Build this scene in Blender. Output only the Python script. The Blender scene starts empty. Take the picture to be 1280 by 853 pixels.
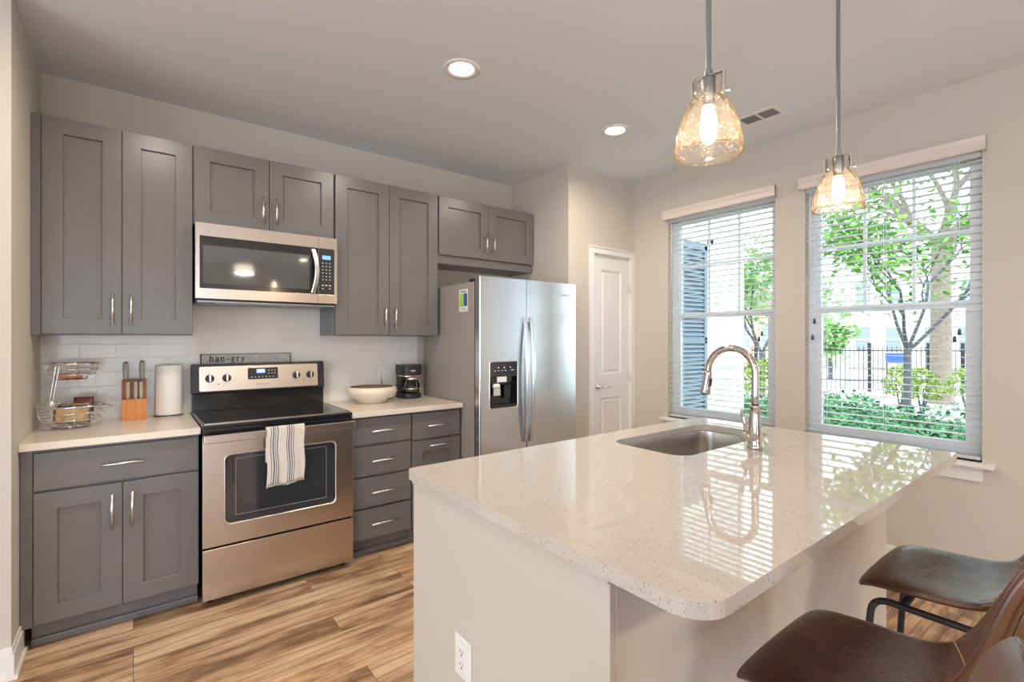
import bpy, bmesh, math, random
from mathutils import Vector, Matrix, noise

# ------------------------------------------------------------------ camera, world, light, exposure
SC = bpy.context.scene
COL = SC.collection
PI = math.pi
YAW = 0.6607
CAMZ = 1.3657
cam_data = bpy.data.cameras.new('camera')
cam = bpy.data.objects.new('camera', cam_data)
COL.objects.link(cam)
cam.location = (0, 0, CAMZ)
cam.rotation_euler = (PI / 2, 0, -YAW)
cam_data.sensor_width = 36.0
cam_data.lens = 609.0145 / 1280 * 36.0
cam_data.shift_y = -3.1 / 1280
cam_data.clip_start = 0.03
cam_data.clip_end = 300
SC.camera = cam

SC.view_settings.view_transform = 'Standard'
SC.view_settings.look = 'None'
SC.view_settings.gamma = 1.0
SC.view_settings.use_curve_mapping = False
SC.view_settings.exposure = 0.0
SC.cycles.use_denoising = True
SC.cycles.max_bounces = 10
SC.cycles.diffuse_bounces = 5
SC.cycles.glossy_bounces = 5
SC.cycles.transparent_max_bounces = 24
SC.cycles.transmission_bounces = 6
SC.cycles.caustics_reflective = False
SC.cycles.caustics_refractive = False
SC.cycles.sample_clamp_indirect = 6.0
SC.cycles.blur_glossy = 0.5

SKY_STRENGTH = 5.4
CAN_POWER = 13.0        # watts of each recessed lamp
PENDANT_POWER = 2.2
FAN_POWER = 22.0
WARM = (1.0, 0.86, 0.70)

world = bpy.data.worlds.new('sky')
SC.world = world
world.use_nodes = True
wn, wl = world.node_tree.nodes, world.node_tree.links
wn.clear()
wo = wn.new('ShaderNodeOutputWorld')
wb = wn.new('ShaderNodeBackground')
tc = wn.new('ShaderNodeTexCoord')
sx = wn.new('ShaderNodeSeparateXYZ')
rmp = wn.new('ShaderNodeValToRGB')
rmp.color_ramp.elements[0].position = 0.0
rmp.color_ramp.elements[0].color = (0.80, 0.90, 1.0, 1)
rmp.color_ramp.elements[1].position = 0.7
rmp.color_ramp.elements[1].color = (0.72, 0.86, 1.0, 1)
wl.new(tc.outputs['Generated'], sx.inputs[0])
wl.new(sx.outputs['Z'], rmp.inputs[0])
wl.new(rmp.outputs[0], wb.inputs[0])
wb.inputs[1].default_value = SKY_STRENGTH
wl.new(wb.outputs[0], wo.inputs[0])

def add_light(name, kind, loc, energy, color, size=0.15, rot=(0, 0, 0), sizey=None, spread=None, parent=None):
    d = bpy.data.lights.new(name, kind)
    d.energy = energy
    d.color = color
    if kind == 'AREA':
        d.shape = 'DISK' if sizey is None else 'RECTANGLE'
        d.size = size
        if sizey is not None:
            d.size_y = sizey
        if spread:
            d.spread = spread
    elif kind in ('POINT', 'SPOT'):
        d.shadow_soft_size = size
    o = bpy.data.objects.new(name, d)
    o.location = loc
    o.rotation_euler = rot
    COL.objects.link(o)
    if parent:
        o.parent = parent
    return o

# a soft high sun (thin cloud), behind the building, lights the garden
sun = bpy.data.lights.new('sun', 'SUN')
sun.energy = 2.2
sun.angle = math.radians(6)
sun.color = (1.0, 0.95, 0.86)
suno = bpy.data.objects.new('sun', sun)
suno.rotation_euler = Vector((0.45, 0.55, -1.0)).to_track_quat('-Z', 'Y').to_euler()
COL.objects.link(suno)

# ------------------------------------------------------------------ materials
def newmat(name):
    m = bpy.data.materials.new(name)
    m.use_nodes = True
    nt = m.node_tree
    b = nt.nodes.get('Principled BSDF')
    return m, nt, b

def N(nt, kind, **kw):
    n = nt.nodes.new(kind)
    for k, v in kw.items():
        if isinstance(v, tuple) and k == 'inp':
            pass
        setattr(n, k, v)
    return n

def coords(nt, scale=(1, 1, 1), kind='Object', rot=(0, 0, 0)):
    t = nt.nodes.new('ShaderNodeTexCoord')
    m = nt.nodes.new('ShaderNodeMapping')
    m.inputs['Scale'].default_value = scale
    m.inputs['Rotation'].default_value = rot
    nt.links.new(t.outputs[kind], m.inputs[0])
    return m.outputs[0]

def c4(c):
    return (c[0], c[1], c[2], 1.0)

def ramp(nt, fac, stops):
    r = nt.nodes.new('ShaderNodeValToRGB')
    el = r.color_ramp.elements
    while len(el) < len(stops):
        el.new(0.5)
    for e, (p, c) in zip(el, stops):
        e.position = p
        e.color = c4(c)
    nt.links.new(fac, r.inputs[0])
    return r.outputs[0]

def noise_tex(nt, vec, scale, detail=3, rough=0.5):
    n = nt.nodes.new('ShaderNodeTexNoise')
    n.inputs['Scale'].default_value = scale
    n.inputs['Detail'].default_value = detail
    n.inputs['Roughness'].default_value = rough
    nt.links.new(vec, n.inputs['Vector'])
    return n.outputs['Fac']

def bump(nt, b, h, strength=0.1, dist=0.01):
    n = nt.nodes.new('ShaderNodeBump')
    n.inputs['Strength'].default_value = strength
    n.inputs['Distance'].default_value = dist
    nt.links.new(h, n.inputs['Height'])
    nt.links.new(n.outputs[0], b.inputs['Normal'])

def plain(name, col, rough=0.5, metal=0.0, spec=None, nscale=0, nstr=0.05, var=0.06, coat=0, emis=None, estr=0):
    """procedural paint, plastic or metal with faint mottling"""
    m, nt, b = newmat(name)
    v = coords(nt)
    f = noise_tex(nt, v, nscale or 6.0, 3)
    lo = tuple(max(0, c * (1 - var)) for c in col)
    hi = tuple(min(1, c * (1 + var)) for c in col)
    nt.links.new(ramp(nt, f, [(0.3, lo), (0.7, hi)]), b.inputs['Base Color'])
    b.inputs['Roughness'].default_value = rough
    b.inputs['Metallic'].default_value = metal
    if spec is not None:
        b.inputs['Specular IOR Level'].default_value = spec
    if coat:
        b.inputs['Coat Weight'].default_value = coat
        b.inputs['Coat Roughness'].default_value = 0.1
    if nscale:
        bump(nt, b, f, nstr, 0.002)
    if emis:
        b.inputs['Emission Color'].default_value = c4(emis)
        b.inputs['Emission Strength'].default_value = estr
    return m

def brushed(name, col, rough, scale=(2, 2, 220), streak=0.08, var=0.05):
    m, nt, b = newmat(name)
    v = coords(nt, scale)
    f = noise_tex(nt, v, 3.0, 4, 0.6)
    lo = tuple(c * (1 - var) for c in col)
    hi = tuple(min(1, c * (1 + var)) for c in col)
    nt.links.new(ramp(nt, f, [(0.25, lo), (0.75, hi)]), b.inputs['Base Color'])
    b.inputs['Metallic'].default_value = 1.0
    mr = nt.nodes.new('ShaderNodeMapRange')
    mr.inputs['To Min'].default_value = rough - streak
    mr.inputs['To Max'].default_value = rough + streak
    nt.links.new(f, mr.inputs[0])
    nt.links.new(mr.outputs[0], b.inputs['Roughness'])
    return m

M = {}
M['wall'] = plain('wall_paint', (0.60, 0.545, 0.475), 0.75, nscale=180, nstr=0.08, var=0.012)
M['ceiling'] = plain('ceiling_paint', (0.75, 0.79, 0.835), 0.85, nscale=220, nstr=0.12, var=0.012)
M['trim'] = plain('white_trim_paint', (0.82, 0.80, 0.77), 0.35, var=0.01)
M['valance'] = plain('cream_valance', (0.74, 0.66, 0.60), 0.4, var=0.02)
M['vinyl'] = plain('white_vinyl', (0.88, 0.90, 0.92), 0.35, var=0.01)
M['slat'] = plain('blind_slat_white', (0.90, 0.91, 0.92), 0.4, var=0.01)
def translucent_slat():
    m = M['slat']; nt = m.node_tree; L = nt.links
    b = nt.nodes['Principled BSDF']; o = nt.nodes['Material Output']
    t = nt.nodes.new('ShaderNodeBsdfTranslucent'); t.inputs[0].default_value = (0.9, 0.93, 0.95, 1)
    mx = nt.nodes.new('ShaderNodeMixShader'); mx.inputs[0].default_value = 0.45
    L.new(b.outputs[0], mx.inputs[1]); L.new(t.outputs[0], mx.inputs[2]); L.new(mx.outputs[0], o.inputs[0])
translucent_slat()
M['cab'] = plain('cabinet_grey_paint', (0.160, 0.154, 0.155), 0.30, var=0.03, nscale=9, nstr=0.01)
M['cabdark'] = plain('cabinet_shadow_gap', (0.03, 0.03, 0.035), 0.6)
M['steel'] = brushed('brushed_steel', (0.66, 0.60, 0.55), 0.26, scale=(0.6, 0.6, 60), streak=0.012, var=0.008)
M['steel_v'] = brushed('brushed_steel_doors', (0.70, 0.72, 0.74), 0.22, scale=(60, 60, 1), streak=0.012, var=0.008)
M['sink'] = brushed('sink_steel', (0.62, 0.58, 0.54), 0.24, scale=(2, 2, 2), streak=0.01, var=0.01)
M['nickel'] = plain('satin_nickel', (0.78, 0.74, 0.70), 0.28, 1.0)
M['chrome'] = plain('chrome', (0.80, 0.80, 0.80), 0.07, 1.0, var=0.01)
M['faucet'] = plain('polished_faucet_steel', (0.66, 0.63, 0.60), 0.13, 1.0, var=0.01)
M['rod'] = plain('pendant_rod_grey_metal', (0.30, 0.31, 0.33), 0.32, 0.9)
M['black'] = plain('black_enamel', (0.012, 0.013, 0.015), 0.18, coat=0.5)
M['blackmatte'] = plain('black_plastic', (0.02, 0.02, 0.022), 0.42)
M['ironblack'] = plain('black_powder_coat', (0.018, 0.018, 0.02), 0.45)
M['ceran'] = plain('black_glass_cooktop', (0.010, 0.011, 0.013), 0.05, spec=0.6, var=0.02)
M['burner'] = plain('burner_ring_grey', (0.055, 0.055, 0.06), 0.12)
M['darkglass'] = plain('dark_oven_glass', (0.035, 0.037, 0.045), 0.045, spec=1.0, var=0.02)
M['mwglass'] = plain('microwave_window_glass', (0.085, 0.088, 0.092), 0.05, spec=1.0, var=0.02)
M['fridgeside'] = plain('grey_fridge_side', (0.33, 0.29, 0.25), 0.42, nscale=260, nstr=0.06, var=0.02)
M['white'] = plain('white_plastic', (0.85, 0.84, 0.82), 0.35, var=0.01)
M['paper'] = plain('paper_towel', (0.84, 0.80, 0.77), 0.9, nscale=120, nstr=0.4, var=0.02)
M['bowl'] = plain('cream_ceramic', (0.83, 0.74, 0.62), 0.45, var=0.03)
M['bowlin'] = plain('brown_bowl_interior', (0.32, 0.22, 0.13), 0.6)
M['handlegrey'] = plain('taupe_knife_handle', (0.42, 0.40, 0.34), 0.35)
M['display'] = plain('blue_display', (0.02, 0.05, 0.2), 0.2, emis=(0.25, 0.45, 1.0), estr=1.6)
M['displaydig'] = plain('display_digits', (0.5, 0.7, 1.0), 0.3, emis=(0.6, 0.8, 1.0), estr=3.0)
M['canlens'] = plain('lamp_lens', (1, 0.95, 0.85), 0.4, emis=(1.0, 0.86, 0.66), estr=9.0)
M['bulb'] = plain('glowing_bulb', (1, 0.9, 0.7), 0.3, emis=(1.0, 0.80, 0.52), estr=22.0)
M['filament'] = plain('filament', (1, 0.8, 0.5), 0.3, emis=(1.0, 0.72, 0.38), estr=60.0)
M['ink'] = plain('black_ink', (0.02, 0.02, 0.02), 0.7)
M['greyink'] = plain('grey_print', (0.35, 0.35, 0.36), 0.5)
M['whiteink'] = plain('white_print', (0.8, 0.8, 0.8), 0.5)
M['green_print'] = plain('green_print', (0.35, 0.68, 0.06), 0.5)
M['blue_print'] = plain('blue_print', (0.05, 0.10, 0.35), 0.5)
M['grille'] = plain('vent_grey', (0.42, 0.42, 0.43), 0.6)
M['burlap'] = plain('brown_packet', (0.50, 0.33, 0.18), 0.6, nscale=40, nstr=0.3, var=0.25)
M['packet_red'] = plain('dark_red_packet', (0.16, 0.04, 0.04), 0.4, var=0.2)
M['packet_blue'] = plain('blue_packet', (0.07, 0.11, 0.32), 0.4, var=0.2)
M['packet_orange'] = plain('rust_packet', (0.45, 0.16, 0.07), 0.4, var=0.3)
M['coffee'] = plain('dark_coffee_glass', (0.10, 0.07, 0.05), 0.05, spec=0.9)
M['rubber'] = plain('rubber', (0.03, 0.03, 0.03), 0.7)

def leather():
    m, nt, b = newmat('brown_leather')
    v = coords(nt, (1, 1, 1))
    f = noise_tex(nt, v, 7.0, 3, 0.5)
    nt.links.new(ramp(nt, f, [(0.25, (0.040, 0.015, 0.008)), (0.55, (0.090, 0.030, 0.013)), (0.8, (0.19, 0.065, 0.026))]), b.inputs['Base Color'])
    g = noise_tex(nt, coords(nt, (2, 1, 1)), 12.0, 3, 0.5)
    mr = nt.nodes.new('ShaderNodeMapRange')
    mr.inputs['To Min'].default_value = 0.20
    mr.inputs['To Max'].default_value = 0.36
    nt.links.new(g, mr.inputs[0])
    nt.links.new(mr.outputs[0], b.inputs['Roughness'])
    b.inputs['Specular IOR Level'].default_value = 0.9
    f2 = noise_tex(nt, coords(nt, (1.6, 1, 1)), 26, 5, 0.6)
    bump(nt, b, f2, 0.07, 0.002)
    return m
M['leather'] = leather()
M['stitch'] = plain('tan_stitching', (0.55, 0.30, 0.15), 0.6)

def bamboo():
    m, nt, b = newmat('bamboo')
    v = coords(nt, (90, 90, 3))
    f = noise_tex(nt, v, 1.5, 3)
    nt.links.new(ramp(nt, f, [(0.3, (0.55, 0.19, 0.035)), (0.7, (0.74, 0.30, 0.07))]), b.inputs['Base Color'])
    b.inputs['Roughness'].default_value = 0.4
    return m
M['bamboo'] = bamboo()
M['bamboodark'] = plain('bamboo_side', (0.40, 0.13, 0.05), 0.5, var=0.15)

def floor_mat():
    m, nt, b = newmat('oak_vinyl_plank')
    L = nt.links
    v = coords(nt)
    br = nt.nodes.new('ShaderNodeTexBrick')
    br.inputs['Scale'].default_value = 1.0
    br.inputs['Brick Width'].default_value = 1.22
    br.inputs['Row Height'].default_value = 0.152
    br.inputs['Mortar Size'].default_value = 0.0012
    br.inputs['Mortar Smooth'].default_value = 0.3
    br.inputs['Bias'].default_value = 0.0
    br.offset = 0.37
    br.offset_frequency = 3
    br.inputs['Color1'].default_value = (0.0, 0.0, 0.0, 1)
    br.inputs['Color2'].default_value = (1, 1, 1, 1)
    br.inputs['Mortar'].default_value = (0.5, 0.5, 0.5, 1)
    L.new(v, br.inputs['Vector'])
    # each plank slides the grain by its own random amount
    sc = nt.nodes.new('ShaderNodeVectorMath'); sc.operation = 'SCALE'
    sc.inputs['Scale'].default_value = 7.3
    L.new(br.outputs['Color'], sc.inputs[0])
    ad = nt.nodes.new('ShaderNodeVectorMath'); ad.operation = 'ADD'
    L.new(v, ad.inputs[0]); L.new(sc.outputs[0], ad.inputs[1])
    mp = nt.nodes.new('ShaderNodeMapping'); mp.inputs['Scale'].default_value = (1.5, 6.5, 1)
    L.new(ad.outputs[0], mp.inputs[0])
    big = noise_tex(nt, mp.outputs[0], 1.0, 7, 0.66)
    mp2 = nt.nodes.new('ShaderNodeMapping'); mp2.inputs['Scale'].default_value = (4, 75, 1)
    L.new(ad.outputs[0], mp2.inputs[0])
    fine = noise_tex(nt, mp2.outputs[0], 1.0, 4, 0.6)
    wv = nt.nodes.new('ShaderNodeTexWave')
    wv.wave_type = 'BANDS'; wv.bands_direction = 'Y'
    wv.inputs['Scale'].default_value = 1.5
    wv.inputs['Distortion'].default_value = 14.0
    wv.inputs['Detail'].default_value = 3.0
    wv.inputs['Detail Scale'].default_value = 0.7
    mp3 = nt.nodes.new('ShaderNodeMapping'); mp3.inputs['Scale'].default_value = (0.55, 3.0, 1)
    L.new(ad.outputs[0], mp3.inputs[0]); L.new(mp3.outputs[0], wv.inputs[0])
    base = ramp(nt, big, [(0.32, (0.16, 0.088, 0.050)), (0.43, (0.34, 0.195, 0.108)), (0.50, (0.58, 0.365, 0.215)), (0.62, (0.76, 0.54, 0.36))])
    mx = nt.nodes.new('ShaderNodeMix'); mx.data_type = 'RGBA'; mx.blend_type = 'MULTIPLY'
    mx.inputs[0].default_value = 0.42
    L.new(base, mx.inputs[6])
    L.new(ramp(nt, fine, [(0.30, (0.50, 0.42, 0.36)), (0.55, (1, 1, 1))]), mx.inputs[7])
    mxw = nt.nodes.new('ShaderNodeMix'); mxw.data_type = 'RGBA'; mxw.blend_type = 'MULTIPLY'
    mxw.inputs[0].default_value = 0.6
    L.new(mx.outputs[2], mxw.inputs[6])
    L.new(ramp(nt, wv.outputs['Fac'], [(0.0, (0.42, 0.33, 0.27)), (0.16, (1, 1, 1))]), mxw.inputs[7])
    pv = ramp(nt, br.outputs['Color'], [(0.0, (0.80, 0.76, 0.72)), (0.5, (1.0, 1.0, 1.0)), (1.0, (1.2, 1.17, 1.12))])
    mx2 = nt.nodes.new('ShaderNodeMix'); mx2.data_type = 'RGBA'; mx2.blend_type = 'MULTIPLY'
    mx2.inputs[0].default_value = 1.0
    L.new(mxw.outputs[2], mx2.inputs[6]); L.new(pv, mx2.inputs[7])
    mx3 = nt.nodes.new('ShaderNodeMix'); mx3.data_type = 'RGBA'
    L.new(br.outputs['Fac'], mx3.inputs[0]); L.new(mx2.outputs[2], mx3.inputs[6])
    mx3.inputs[7].default_value = (0.11, 0.06, 0.035, 1)
    L.new(mx3.outputs[2], b.inputs['Base Color'])
    b.inputs['Roughness'].default_value = 0.42
    bump(nt, b, fine, 0.12, 0.002)
    return m
M['floor'] = floor_mat()

def tile_mat():
    m, nt, b = newmat('white_subway_tile')
    L = nt.links
    t = nt.nodes.new('ShaderNodeTexCoord')
    s = nt.nodes.new('ShaderNodeSeparateXYZ'); L.new(t.outputs['Object'], s.inputs[0])
    c = nt.nodes.new('ShaderNodeCombineXYZ'); L.new(s.outputs['X'], c.inputs[0]); L.new(s.outputs['Z'], c.inputs[1])
    br = nt.nodes.new('ShaderNodeTexBrick')
    br.inputs['Scale'].default_value = 1.0
    br.inputs['Brick Width'].default_value = 0.1555
    br.inputs['Row Height'].default_value = 0.0785
    br.inputs['Mortar Size'].default_value = 0.0016
    br.inputs['Mortar Smooth'].default_value = 0.2
    br.inputs['Color1'].default_value = (0.83, 0.81, 0.77, 1)
    br.inputs['Color2'].default_value = (0.87, 0.85, 0.81, 1)
    br.inputs['Mortar'].default_value = (0.91, 0.89, 0.86, 1)
    L.new(c.outputs[0], br.inputs['Vector'])
    L.new(br.outputs['Color'], b.inputs['Base Color'])
    mr = nt.nodes.new('ShaderNodeMapRange'); mr.inputs['To Min'].default_value = 0.12; mr.inputs['To Max'].default_value = 0.7
    L.new(br.outputs['Fac'], mr.inputs[0]); L.new(mr.outputs[0], b.inputs['Roughness'])
    inv = nt.nodes.new('ShaderNodeMath'); inv.operation = 'SUBTRACT'; inv.inputs[0].default_value = 1.0
    L.new(br.outputs['Fac'], inv.inputs[1])
    bump(nt, b, inv.outputs[0], 0.5, 0.002)
    return m
M['tile'] = tile_mat()

def quartz(name, base, speck=True, rough=0.07):
    m, nt, b = newmat(name)
    L = nt.links
    v = coords(nt)
    f = noise_tex(nt, v, 40, 3)
    cc = ramp(nt, f, [(0.3, tuple(c * 0.96 for c in base)), (0.7, base)])
    if speck:
        for sc_, th, col in ((170, 0.19, (0.26, 0.16, 0.10)), (95, 0.13, (0.17, 0.12, 0.09)), (260, 0.24, (0.42, 0.31, 0.22))):
            vo = nt.nodes.new('ShaderNodeTexVoronoi'); vo.inputs['Scale'].default_value = sc_
            L.new(v, vo.inputs['Vector'])
            w = nt.nodes.new('ShaderNodeSeparateColor'); L.new(vo.outputs['Color'], w.inputs[0])
            lt = nt.nodes.new('ShaderNodeMath'); lt.operation = 'LESS_THAN'; lt.inputs[1].default_value = 0.11
            L.new(w.outputs[0], lt.inputs[0])
            d = nt.nodes.new('ShaderNodeMath'); d.operation = 'LESS_THAN'; d.inputs[1].default_value = th * 1.6
            L.new(vo.outputs['Distance'], d.inputs[0])
            mu = nt.nodes.new('ShaderNodeMath'); mu.operation = 'MULTIPLY'
            L.new(lt.outputs[0], mu.inputs[0]); L.new(d.outputs[0], mu.inputs[1])
            mu2 = nt.nodes.new('ShaderNodeMath'); mu2.operation = 'MULTIPLY'; mu2.inputs[1].default_value = 0.65
            L.new(mu.outputs[0], mu2.inputs[0])
            mx = nt.nodes.new('ShaderNodeMix'); mx.data_type = 'RGBA'
            L.new(mu2.outputs[0], mx.inputs[0]); L.new(cc, mx.inputs[6]); mx.inputs[7].default_value = c4(col)
            cc = mx.outputs[2]
    L.new(cc, b.inputs['Base Color'])
    b.inputs['Roughness'].default_value = rough
    b.inputs['Specular IOR Level'].default_value = 0.9
    return m
M['quartz'] = quartz('speckled_quartz', (0.62, 0.565, 0.51), rough=0.03)
M['laminate'] = quartz('cream_counter', (0.78, 0.70, 0.60), False, 0.22)

def towel_mat():
    m, nt, b = newmat('striped_towel')
    L = nt.links
    t = nt.nodes.new('ShaderNodeTexCoord')
    s = nt.nodes.new('ShaderNodeSeparateXYZ'); L.new(t.outputs['UV'], s.inputs[0])
    # stripe positions across the towel, 0..1
    r = nt.nodes.new('ShaderNodeValToRGB'); r.color_ramp.interpolation = 'CONSTANT'
    el = r.color_ramp.elements
    cream = (0.72, 0.66, 0.60, 1); ink = (0.13, 0.14, 0.19, 1)
    stops = [(0.0, cream)]
    for a, w in ((0.10, .02), (0.155, .035), (0.215, .02), (0.27, .03), (0.52, .02), (0.57, .035), (0.63, .03), (0.69, .02)):
        stops += [(a, ink), (a + w, cream)]
    while len(el) < len(stops):
        el.new(0.5)
    for e, (p, c) in zip(el, stops):
        e.position = p; e.color = c
    L.new(s.outputs['X'], r.inputs[0])
    v = coords(nt)
    f = noise_tex(nt, v, 120, 3)
    mx = nt.nodes.new('ShaderNodeMix'); mx.data_type = 'RGBA'; mx.blend_type = 'MULTIPLY'; mx.inputs[0].default_value = 0.5
    L.new(r.outputs[0], mx.inputs[6]); L.new(ramp(nt, f, [(0.3, (0.8, 0.8, 0.8)), (0.7, (1, 1, 1))]), mx.inputs[7])
    L.new(mx.outputs[2], b.inputs['Base Color'])
    b.inputs['Roughness'].default_value = 0.95
    bump(nt, b, f, 0.4, 0.002)
    return m
M['towel'] = towel_mat()

def pane_mat(name='clear_pane', tint=(0.97, 0.99, 0.98)):
    m = bpy.data.materials.new(name); m.use_nodes = True
    nt = m.node_tree; nt.nodes.clear()
    o = nt.nodes.new('ShaderNodeOutputMaterial')
    t = nt.nodes.new('ShaderNodeBsdfTransparent'); t.inputs[0].default_value = c4(tint)
    g = nt.nodes.new('ShaderNodeBsdfGlossy'); g.inputs['Roughness'].default_value = 0.01
    fr = nt.nodes.new('ShaderNodeFresnel'); fr.inputs['IOR'].default_value = 1.3
    mx = nt.nodes.new('ShaderNodeMixShader')
    nt.links.new(fr.outputs[0], mx.inputs[0]); nt.links.new(t.outputs[0], mx.inputs[1]); nt.links.new(g.outputs[0], mx.inputs[2])
    nt.links.new(mx.outputs[0], o.inputs[0])
    return m
M['pane'] = pane_mat()

def seeded_glass():
    m = bpy.data.materials.new('seeded_glass'); m.use_nodes = True
    nt = m.node_tree; nt.nodes.clear(); L = nt.links
    o = nt.nodes.new('ShaderNodeOutputMaterial')
    v = coords(nt)
    vo = nt.nodes.new('ShaderNodeTexVoronoi'); vo.inputs['Scale'].default_value = 175
    L.new(v, vo.inputs['Vector'])
    seeds = ramp(nt, vo.outputs['Distance'], [(0.24, (1, 1, 1)), (0.34, (0, 0, 0))])
    n = noise_tex(nt, v, 60, 4)
    ns = ramp(nt, n, [(0.45, (0, 0, 0)), (0.65, (1, 1, 1))])
    mul = nt.nodes.new('ShaderNodeMath'); mul.operation = 'MULTIPLY'
    L.new(seeds, mul.inputs[0]); L.new(ns, mul.inputs[1])
    t = nt.nodes.new('ShaderNodeBsdfTransparent'); t.inputs[0].default_value = (0.995, 0.985, 0.97, 1)
    g = nt.nodes.new('ShaderNodeBsdfGlossy'); g.inputs['Roughness'].default_value = 0.04
    tr = nt.nodes.new('ShaderNodeBsdfTranslucent'); tr.inputs[0].default_value = (1.0, 0.83, 0.66, 1)
    df = nt.nodes.new('ShaderNodeBsdfDiffuse'); df.inputs[0].default_value = (0.9, 0.8, 0.7, 1)
    ms = nt.nodes.new('ShaderNodeMixShader'); ms.inputs[0].default_value = 0.3
    L.new(tr.outputs[0], ms.inputs[1]); L.new(df.outputs[0], ms.inputs[2])
    fr = nt.nodes.new('ShaderNodeLayerWeight'); fr.inputs['Blend'].default_value = 0.12
    m1 = nt.nodes.new('ShaderNodeMixShader'); L.new(fr.outputs['Fresnel'], m1.inputs[0])
    L.new(t.outputs[0], m1.inputs[1]); L.new(g.outputs[0], m1.inputs[2])
    a = nt.nodes.new('ShaderNodeMath'); a.operation = 'MULTIPLY_ADD'
    L.new(mul.outputs[0], a.inputs[0]); a.inputs[1].default_value = 0.55; a.inputs[2].default_value = 0.03
    m2 = nt.nodes.new('ShaderNodeMixShader'); L.new(a.outputs[0], m2.inputs[0])
    L.new(m1.outputs[0], m2.inputs[1]); L.new(ms.outputs[0], m2.inputs[2])
    L.new(m2.outputs[0], o.inputs[0])
    return m
M['seeded'] = seeded_glass()

def foliage(name, c1, c2, c3):
    m, nt, b = newmat(name)
    v = coords(nt)
    f = noise_tex(nt, v, 5.0, 4, 0.7)
    nt.links.new(ramp(nt, f, [(0.3, c1), (0.5, c2), (0.7, c3)]), b.inputs['Base Color'])
    b.inputs['Roughness'].default_value = 0.85
    b.inputs['Specular IOR Level'].default_value = 0.2
    return m
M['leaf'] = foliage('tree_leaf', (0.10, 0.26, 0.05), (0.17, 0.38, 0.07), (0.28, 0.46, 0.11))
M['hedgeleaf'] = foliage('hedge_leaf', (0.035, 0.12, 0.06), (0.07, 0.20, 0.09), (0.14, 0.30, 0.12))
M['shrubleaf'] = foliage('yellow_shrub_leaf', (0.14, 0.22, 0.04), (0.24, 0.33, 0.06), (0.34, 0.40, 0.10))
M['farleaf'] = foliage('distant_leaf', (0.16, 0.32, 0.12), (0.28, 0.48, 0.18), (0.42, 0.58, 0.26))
M['bark'] = plain('grey_bark', (0.10, 0.10, 0.115), 0.9, nscale=30, nstr=0.6, var=0.3)
M['palebark'] = plain('pale_brown_bark', (0.22, 0.17, 0.135), 0.9, nscale=18, nstr=0.8, var=0.25)
M['soil'] = foliage('garden_ground', (0.10, 0.13, 0.07), (0.16, 0.20, 0.10), (0.22, 0.24, 0.14))
M['paving'] = plain('pale_paving', (0.55, 0.53, 0.50), 0.9, nscale=3, nstr=0.1, var=0.08)
M['roofing'] = plain('brown_shingles', (0.26, 0.20, 0.17), 0.9, nscale=12, nstr=0.4, var=0.25)
M['brickwall'] = plain('tan_brick', (0.46, 0.32, 0.24), 0.9, nscale=14, nstr=0.4, var=0.2)
M['blueboard'] = plain('blue_sign_board', (0.05, 0.12, 0.42), 0.5)
M['shutter'] = plain('slate_blue_shutter', (0.13, 0.18, 0.23), 0.6)
M['winglass'] = plain('distant_window_glass', (0.16, 0.20, 0.22), 0.1, spec=0.8)

M['siding'] = plain('white_siding', (0.70, 0.70, 0.69), 0.7)
M['siding_far'] = plain('far_white_siding', (0.70, 0.68, 0.66), 0.8)

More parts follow.
